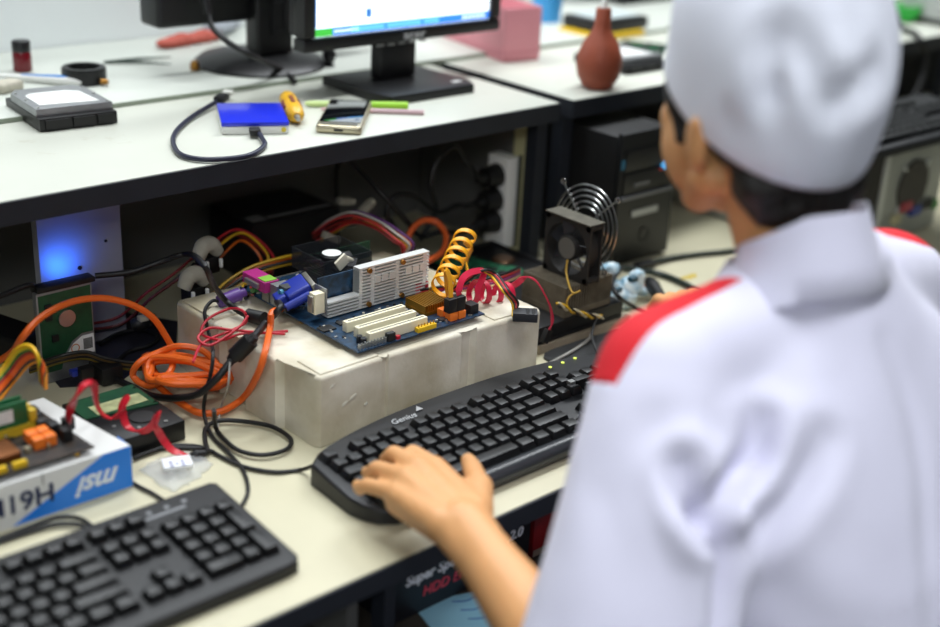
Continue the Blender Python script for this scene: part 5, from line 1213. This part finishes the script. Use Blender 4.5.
chop((XC, .583, .328), (0, .35, 1), lambda p: abs(p.x-XC) < .10 and p.z > .30)
chop((XC, .4, -.315), (0, 0, -1), lambda p: abs(p.x-XC) < .26 and p.z < -.25 )
bm.normal_update()
bv = BVHTree.FromBMesh(bm)
def onto(lst):
    o = []
    for u, v in lst:
        h_ = bv.ray_cast(EYE, ray(u, v).normalized())
        if h_[0]: o.append(h_[0])
    return o
creases = [([(686, 470), (696, 500), (712, 522), (728, 552), (726, 590), (718, 640)], .032, .012), ([(762, 425), (755, 458), (726, 493), (708, 520)], .022, .012), ([(823, 441), (792, 498), (748, 540)], .013, .013),
           ([(660, 420), (672, 470), (690, 520)], .003, .014), ([(600, 470), (620, 540), (625, 620)], .004, .020), ([(648, 440), (660, 520), (672, 610)], .004, .018), ([(885, 345), (915, 430), (928, 560), (932, 640)], .004, .010),
           ([(780, 300), (830, 350), (850, 420)], .003, .02), ([(745, 560), (790, 600), (840, 640)], .003, .02), ([(700, 330), (725, 380), (735, 420)], .003, .018)]
cl = []
for lst, dep, wid in creases:
    P = onto(lst)
    if len(P) > 1: cl.append((crom(P, 16), dep, wid))
disp = []
for v in bm.verts:
    p = v.co; d = 0.0
    for P, dep, wid in cl:
        m_, qi = min(((p-q).length, qi) for qi, q in enumerate(P))
        if m_ < wid*4: d += math.sin(PI*(.12+.76*qi/(len(P)-1)))*-dep*math.exp(-(m_/wid)**2)+dep*.2*math.exp(-((m_-wid*2.0)/wid)**2)
    d += .0018*noise.noise(p*8)+.0010*noise.noise(p*23+V((3, 1, 7)))
    dd = min(abs((p-cutL).dot(AX)), .05)/.05
    disp.append(v.normal*d)
for v, d in zip(bm.verts, disp): v.co += d
for it in range(2): bmesh.ops.smooth_vert(bm, verts=bm.verts, factor=.4, use_axis_x=True, use_axis_y=True, use_axis_z=True)
# red front panels over the shoulders
def slice_(co, no, test):
    fs = [f for f in bm.faces if test(f.calc_center_median())]; geom = set(fs)
    for f in fs: geom.update(f.edges); geom.update(f.verts)
    bmesh.ops.bisect_plane(bm, geom=list(geom), plane_co=V(co), plane_no=V(no))
nl, nr = V((.12, 1, 0)), V((0, 1, 0)); cl_, cr_ = V((XC-.12, .592, 0)), V((XC, .570, 0)); pl_, prr = SL+AX*.022, SR+AXR*.03
LT = lambda p: p.x < XC-.06 and (p-SL).length < .2; RT = lambda p: p.x > XC+.06 and (p-SR).length < .2
for co, no, te in ((cl_, nl, LT), (cr_, nr, RT), (pl_, AX, LT), (prr, AXR, RT), ((XC-.095, 0, 0), (1, 0, 0), LT), ((XC+.095, 0, 0), (1, 0, 0), RT), ((0, 0, .19), (0, 0, 1), LT), ((0, 0, .19), (0, 0, 1), RT)): slice_(co, no, te)
redf_ = []
for f in bm.faces:
    c = f.calc_center_median(); a = abs(c.x-XC); L_ = c.x < XC
    if a > .095 and c.z > .19 and (c-(SL if L_ else SR)).length < .19 and ((c-cl_).dot(nl) > 0 and (c-pl_).dot(AX) < 0 if L_ else (c-cr_).dot(nr) > 0 and (c-prr).dot(AXR) < 0): redf_.append(f)
def split_faces(faces, name):
    vm = {}; nb = bmesh.new()
    for f in faces:
        q = []
        for v in f.verts:
            if v not in vm: vm[v] = nb.verts.new(v.co)
            q.append(vm[v])
        nb.faces.new(q)
    return nb
def cloth(nb, name, mat, th=.0026):
    nb.normal_update(); me = bpy.data.meshes.new(name); nb.to_mesh(me); nb.free()
    o = bpy.data.objects.new('tmp', me); C.objects.link(o); s = o.modifiers.new('s', 'SOLIDIFY'); s.thickness = th; s.offset = -1
    dg = bpy.context.evaluated_depsgraph_get(); out = bpy.data.meshes.new_from_object(o.evaluated_get(dg)); bpy.data.objects.remove(o); bpy.data.meshes.remove(me)
    out.materials.clear(); out.materials.append(mat); out.shade_smooth(); return addpart(out, name, person)
LB, RB = split_faces([f for f in redf_ if f.calc_center_median().x < XC], 'l'), split_faces([f for f in redf_ if f.calc_center_median().x > XC], 'r')
bmesh.ops.delete(bm, geom=redf_, context='FACES')
edge = [e for e in bm.edges if e.is_boundary]
shirt = cloth(bm.copy(), 'shirt', shirtm); bm.free()
for nb in (LB, RB):
    o = cloth(nb, 'shoulder_panel', redcl); o['label'] = 'red shoulder panel of the white shirt'
# collar
b = MB(); R = []
cn = 40
for r_, z, dy in ((.056, .310, 0), (.054, .345, .002), (.0525, .374, .004), (.055, .377, .004), (.059, .360, .001), (.067, .338, -.003), (.076, .314, -.006), (.074, .312, -.006), (.058, .340, -.001)):
    q = []
    for k_ in range(cn):
        a = 2*PI*k_/cn; fr_ = max(0, math.sin(a)*.62+.38); q.append(b.bm.verts.new((XC-.029+r_*1.0*math.cos(a), .578+dy+r_*.92*math.sin(a), z-(.050*fr_+.014*fr_*fr_)*(1 if z > .335 else .75)+.003*math.sin(3*a+1))))
    R.append(q)
for a_, c_ in zip(R, R[1:]+R[:1]):
    for k_ in range(cn): b.bm.faces.new((a_[k_], a_[(k_+1) % cn], c_[(k_+1) % cn], c_[k_]))
b.out('collar', shirtm, shirt, ang=70)
# trousers and shoes
bm = bmesh.new()
loft(bm, [(-.345, XC, .41, .158, .118), (-.27, XC, .41, .172, .13), (-.24, XC, .41, .168, .124)], 28)
for s in (-1, 1):
    hj, kn, an = V((XC+s*.085, .43, -.285)), V((XC+s*.13, .80, -.265)), V((XC+s*.13, .74, FZ+.11))
    cone(bm, hj, kn, .088, .066, 20); cone(bm, kn, an, .064, .060, 18)
tr = fuse(bm, .008, 4, .5, 'trousers'); tr.materials.clear(); tr.materials.append(M('navy_trousers', '#1d2230', .85)); tr.shade_smooth(); addpart(tr, 'trousers', person)
for s in (-1, 1):
    an = V((XC+s*.13, .74, FZ)); b = MB(); b.prism([(an.x-.042, an.y-.05), (an.x+.042, an.y-.05), (an.x+.048, an.y+.12), (an.x+.03, an.y+.185), (an.x-.03, an.y+.185), (an.x-.048, an.y+.12)], FZ+.002, FZ+.085, .025, seg=3); b.out('shoe', black, person)
# hair: close over the back and sides of the head, down to the nape, sideburns before the ears
bm = bmesh.new()
ell(bm, hp(0, -.024, .008), (.0795, .090, .088), HR)
cone(bm, hp(-.036, -.052, -.040), hp(.036, -.052, -.040), .032, .032, 18); cone(bm, hp(-.036, -.052, -.070), hp(.036, -.052, -.070), .028, .028, 18); cone(bm, hp(-.028, -.054, -.090), hp(.028, -.054, -.090), .022, .022, 16)
for s in (-1, 1):
    cone(bm, hp(s*.062, .036, .014), hp(s*.068, .026, -.012), .012, .0105); cone(bm, hp(s*.068, .026, -.012), hp(s*.069, .020, -.036), .0105, .006); cone(bm, hp(s*.060, -.040, -.03), hp(s*.052, -.044, -.060), .014, .012)
hm_ = fuse(bm, .0035, 2, .5, 'hair')
for v in hm_.vertices:
    v.co += v.normal*(.0022*noise.noise(v.co*V((130, 130, 40)))+.003*noise.noise(v.co*45))
hm_.materials.clear(); hm_.materials.append(hairm); hm_.shade_smooth(); addpart(hm_, 'hair', person)
b = MB()
for s in (-1, 1): b.tube([hp(s*.046, .074, .018), hp(s*.03, .083, .023), hp(s*.014, .088, .020)], [.002, .0034, .0024], 8)
b.out('eyebrow', hairm, person)
for s in (-1, 1):
    b = MB(); b.ball(hp(s*.031, .0655, -.003), .0115); e_ = b.out('eye', M('eye_white', '#e8e4de', .2), person)
    b = MB(); b.ball(hp(s*.031, .0725, -.004), .0052); b.out('iris', M('iris_brown', '#2a1a10', .2), e_)
# cap: a deep soft cloth cap, lower at the nape
b = MB(); nu = 72; R = []
CR = HR @ Matrix.Rotation(.66, 3, 'X')       # its rim dips to the back
c0 = HC+HR @ V((0, -.012, -.003))
prof = [(-.012, .985), (-.004, 1.0), (.014, 1.01), (.036, 1.03), (.058, 1.03), (.080, .985), (.100, .90), (.118, .78), (.132, .63), (.141, .45), (.146, .25), (.147, .05)]
for z, s in prof:
    q = []
    for k_ in range(nu):
        a = 2*PI*k_/nu; c, sn = math.cos(a), math.sin(a)
        x, y = .0895*s*c, .1085*s*sn
        p = V((x, y, z)); crown = max(0, (z-.05)/.09)
        w = (.006*noise.noise(p*14+V((1, 5, 2)))+.003*noise.noise(p*34))*min(1, crown*1.6)
        p += V((c, sn, .25)).normalized()*w
        p.y += .34*max(0, z)
        q.append(b.bm.verts.new(c0+CR @ p))
    R.append(q)
for a_, c_ in zip(R, R[1:]):
    for k_ in range(nu): b.bm.faces.new((a_[k_], a_[(k_+1) % nu], c_[(k_+1) % nu], c_[k_]))
b.bm.faces.new(R[-1])
b.bm.normal_update(); cbv = BVHTree.FromBMesh(b.bm)
ccr = []
for lst, dep, wid in (([(770, 95), (775, 45), (800, 50), (815, 80)], .010, .012), ([(775, 100), (790, 115), (835, 100)], .007, .012), ([(835, 105), (855, 88), (875, 74)], .011, .012), ([(735, 120), (790, 140), (840, 135)], .004, .010), ([(760, 40), (800, 20), (850, 25)], .003, .012)):
    P = []
    for u, v in lst:
        h_ = cbv.ray_cast(EYE, ray(u, v).normalized())
        if h_[0]: P.append(h_[0])
    if len(P) > 1: ccr.append((crom(P, 14), dep, wid))
bmesh.ops.subdivide_edges(b.bm, edges=b.bm.edges[:], cuts=1, use_grid_fill=True)
b.bm.normal_update()
for v in b.bm.verts:
    d = 0
    for P, dep, wid in ccr:
        m_ = min((v.co-q).length for q in P)
        if m_ < wid*4: d += -dep*math.exp(-(m_/wid)**2)+dep*.4*math.exp(-((m_-wid*2)/wid)**2)
    v.co += v.normal*d
for it in range(2): bmesh.ops.smooth_vert(b.bm, verts=b.bm.verts, factor=.5, use_axis_x=True, use_axis_y=True, use_axis_z=True)
me = bpy.data.meshes.new('cap'); 
cap = cloth(b.bm, 'cap', capm, .004)
# stool
st = T('stool', 'round black stool under the person in the white shirt', 'stool', (XC, .42, FZ))
b = MB(); b.lathe([(.15, -.402), (.165, -.392), (.165, -.382), (.15, -.376)], (XC, .41, 0), 32); b.out('seat', M('black_vinyl', '#1a1a1c', .4), st)
MB().cyl((XC, .41, FZ+.06), (XC, .41, -.4022), .025).out('column', silver, st)
b = MB()
for k_ in range(5):
    a = 2*PI*k_/5; b.tube([V((XC+.02*math.cos(a), .41+.02*math.sin(a), FZ+.06)), V((XC+.22*math.cos(a), .41+.22*math.sin(a), FZ+.016))], .014, 8)
b.out('foot', black, st)
# ================================================================ light
def area(name, loc, sx, sy, e, col=(1, 1, 1), rot=(0, 0, 0)):
    l = bpy.data.lights.new(name, 'AREA'); l.shape = 'RECTANGLE'; l.size = sx; l.size_y = sy; l.energy = e; l.color = col
    o = bpy.data.objects.new(name, l); C.objects.link(o); o.location = loc; o.rotation_euler = rot; return o
cool = (.93, .97, 1.0)
area('ceiling_and_fill_lamp', (1.1, 1.42, 1.93), 1.3, .25, 17, cool); area('ceiling_and_fill_lamp', (.7, .12, 1.93), 1.3, .5, 5, cool).data.spread = 1.4; area('ceiling_and_fill_lamp', (-1.3, -1.2, 1.9), 1.4, .6, 33, cool, V((2.3, 2.0, -1.9)).to_track_quat('-Z', 'Y').to_euler())  # tilted lamp behind the camera is a low-angle fill added for cap and shirt
area('ceiling_and_fill_lamp', (2.6, 1.6, 1.93), 1.3, .25, 26, cool); area('ceiling_and_fill_lamp', (1.0, 2.3, 1.93), 1.3, .25, 17, cool); 
w = bpy.data.worlds.new('world'); sc.world = w; w.use_nodes = True
w.node_tree.nodes['Background'].inputs['Color'].default_value = (.9, .95, 1, 1); w.node_tree.nodes['Background'].inputs['Strength'].default_value = .01
sc.view_settings.view_transform = 'Standard'; sc.view_settings.look = 'None'; sc.view_settings.gamma = 1; sc.view_settings.use_curve_mapping = False
sc.view_settings.exposure = .55
sc.cycles.use_denoising = True
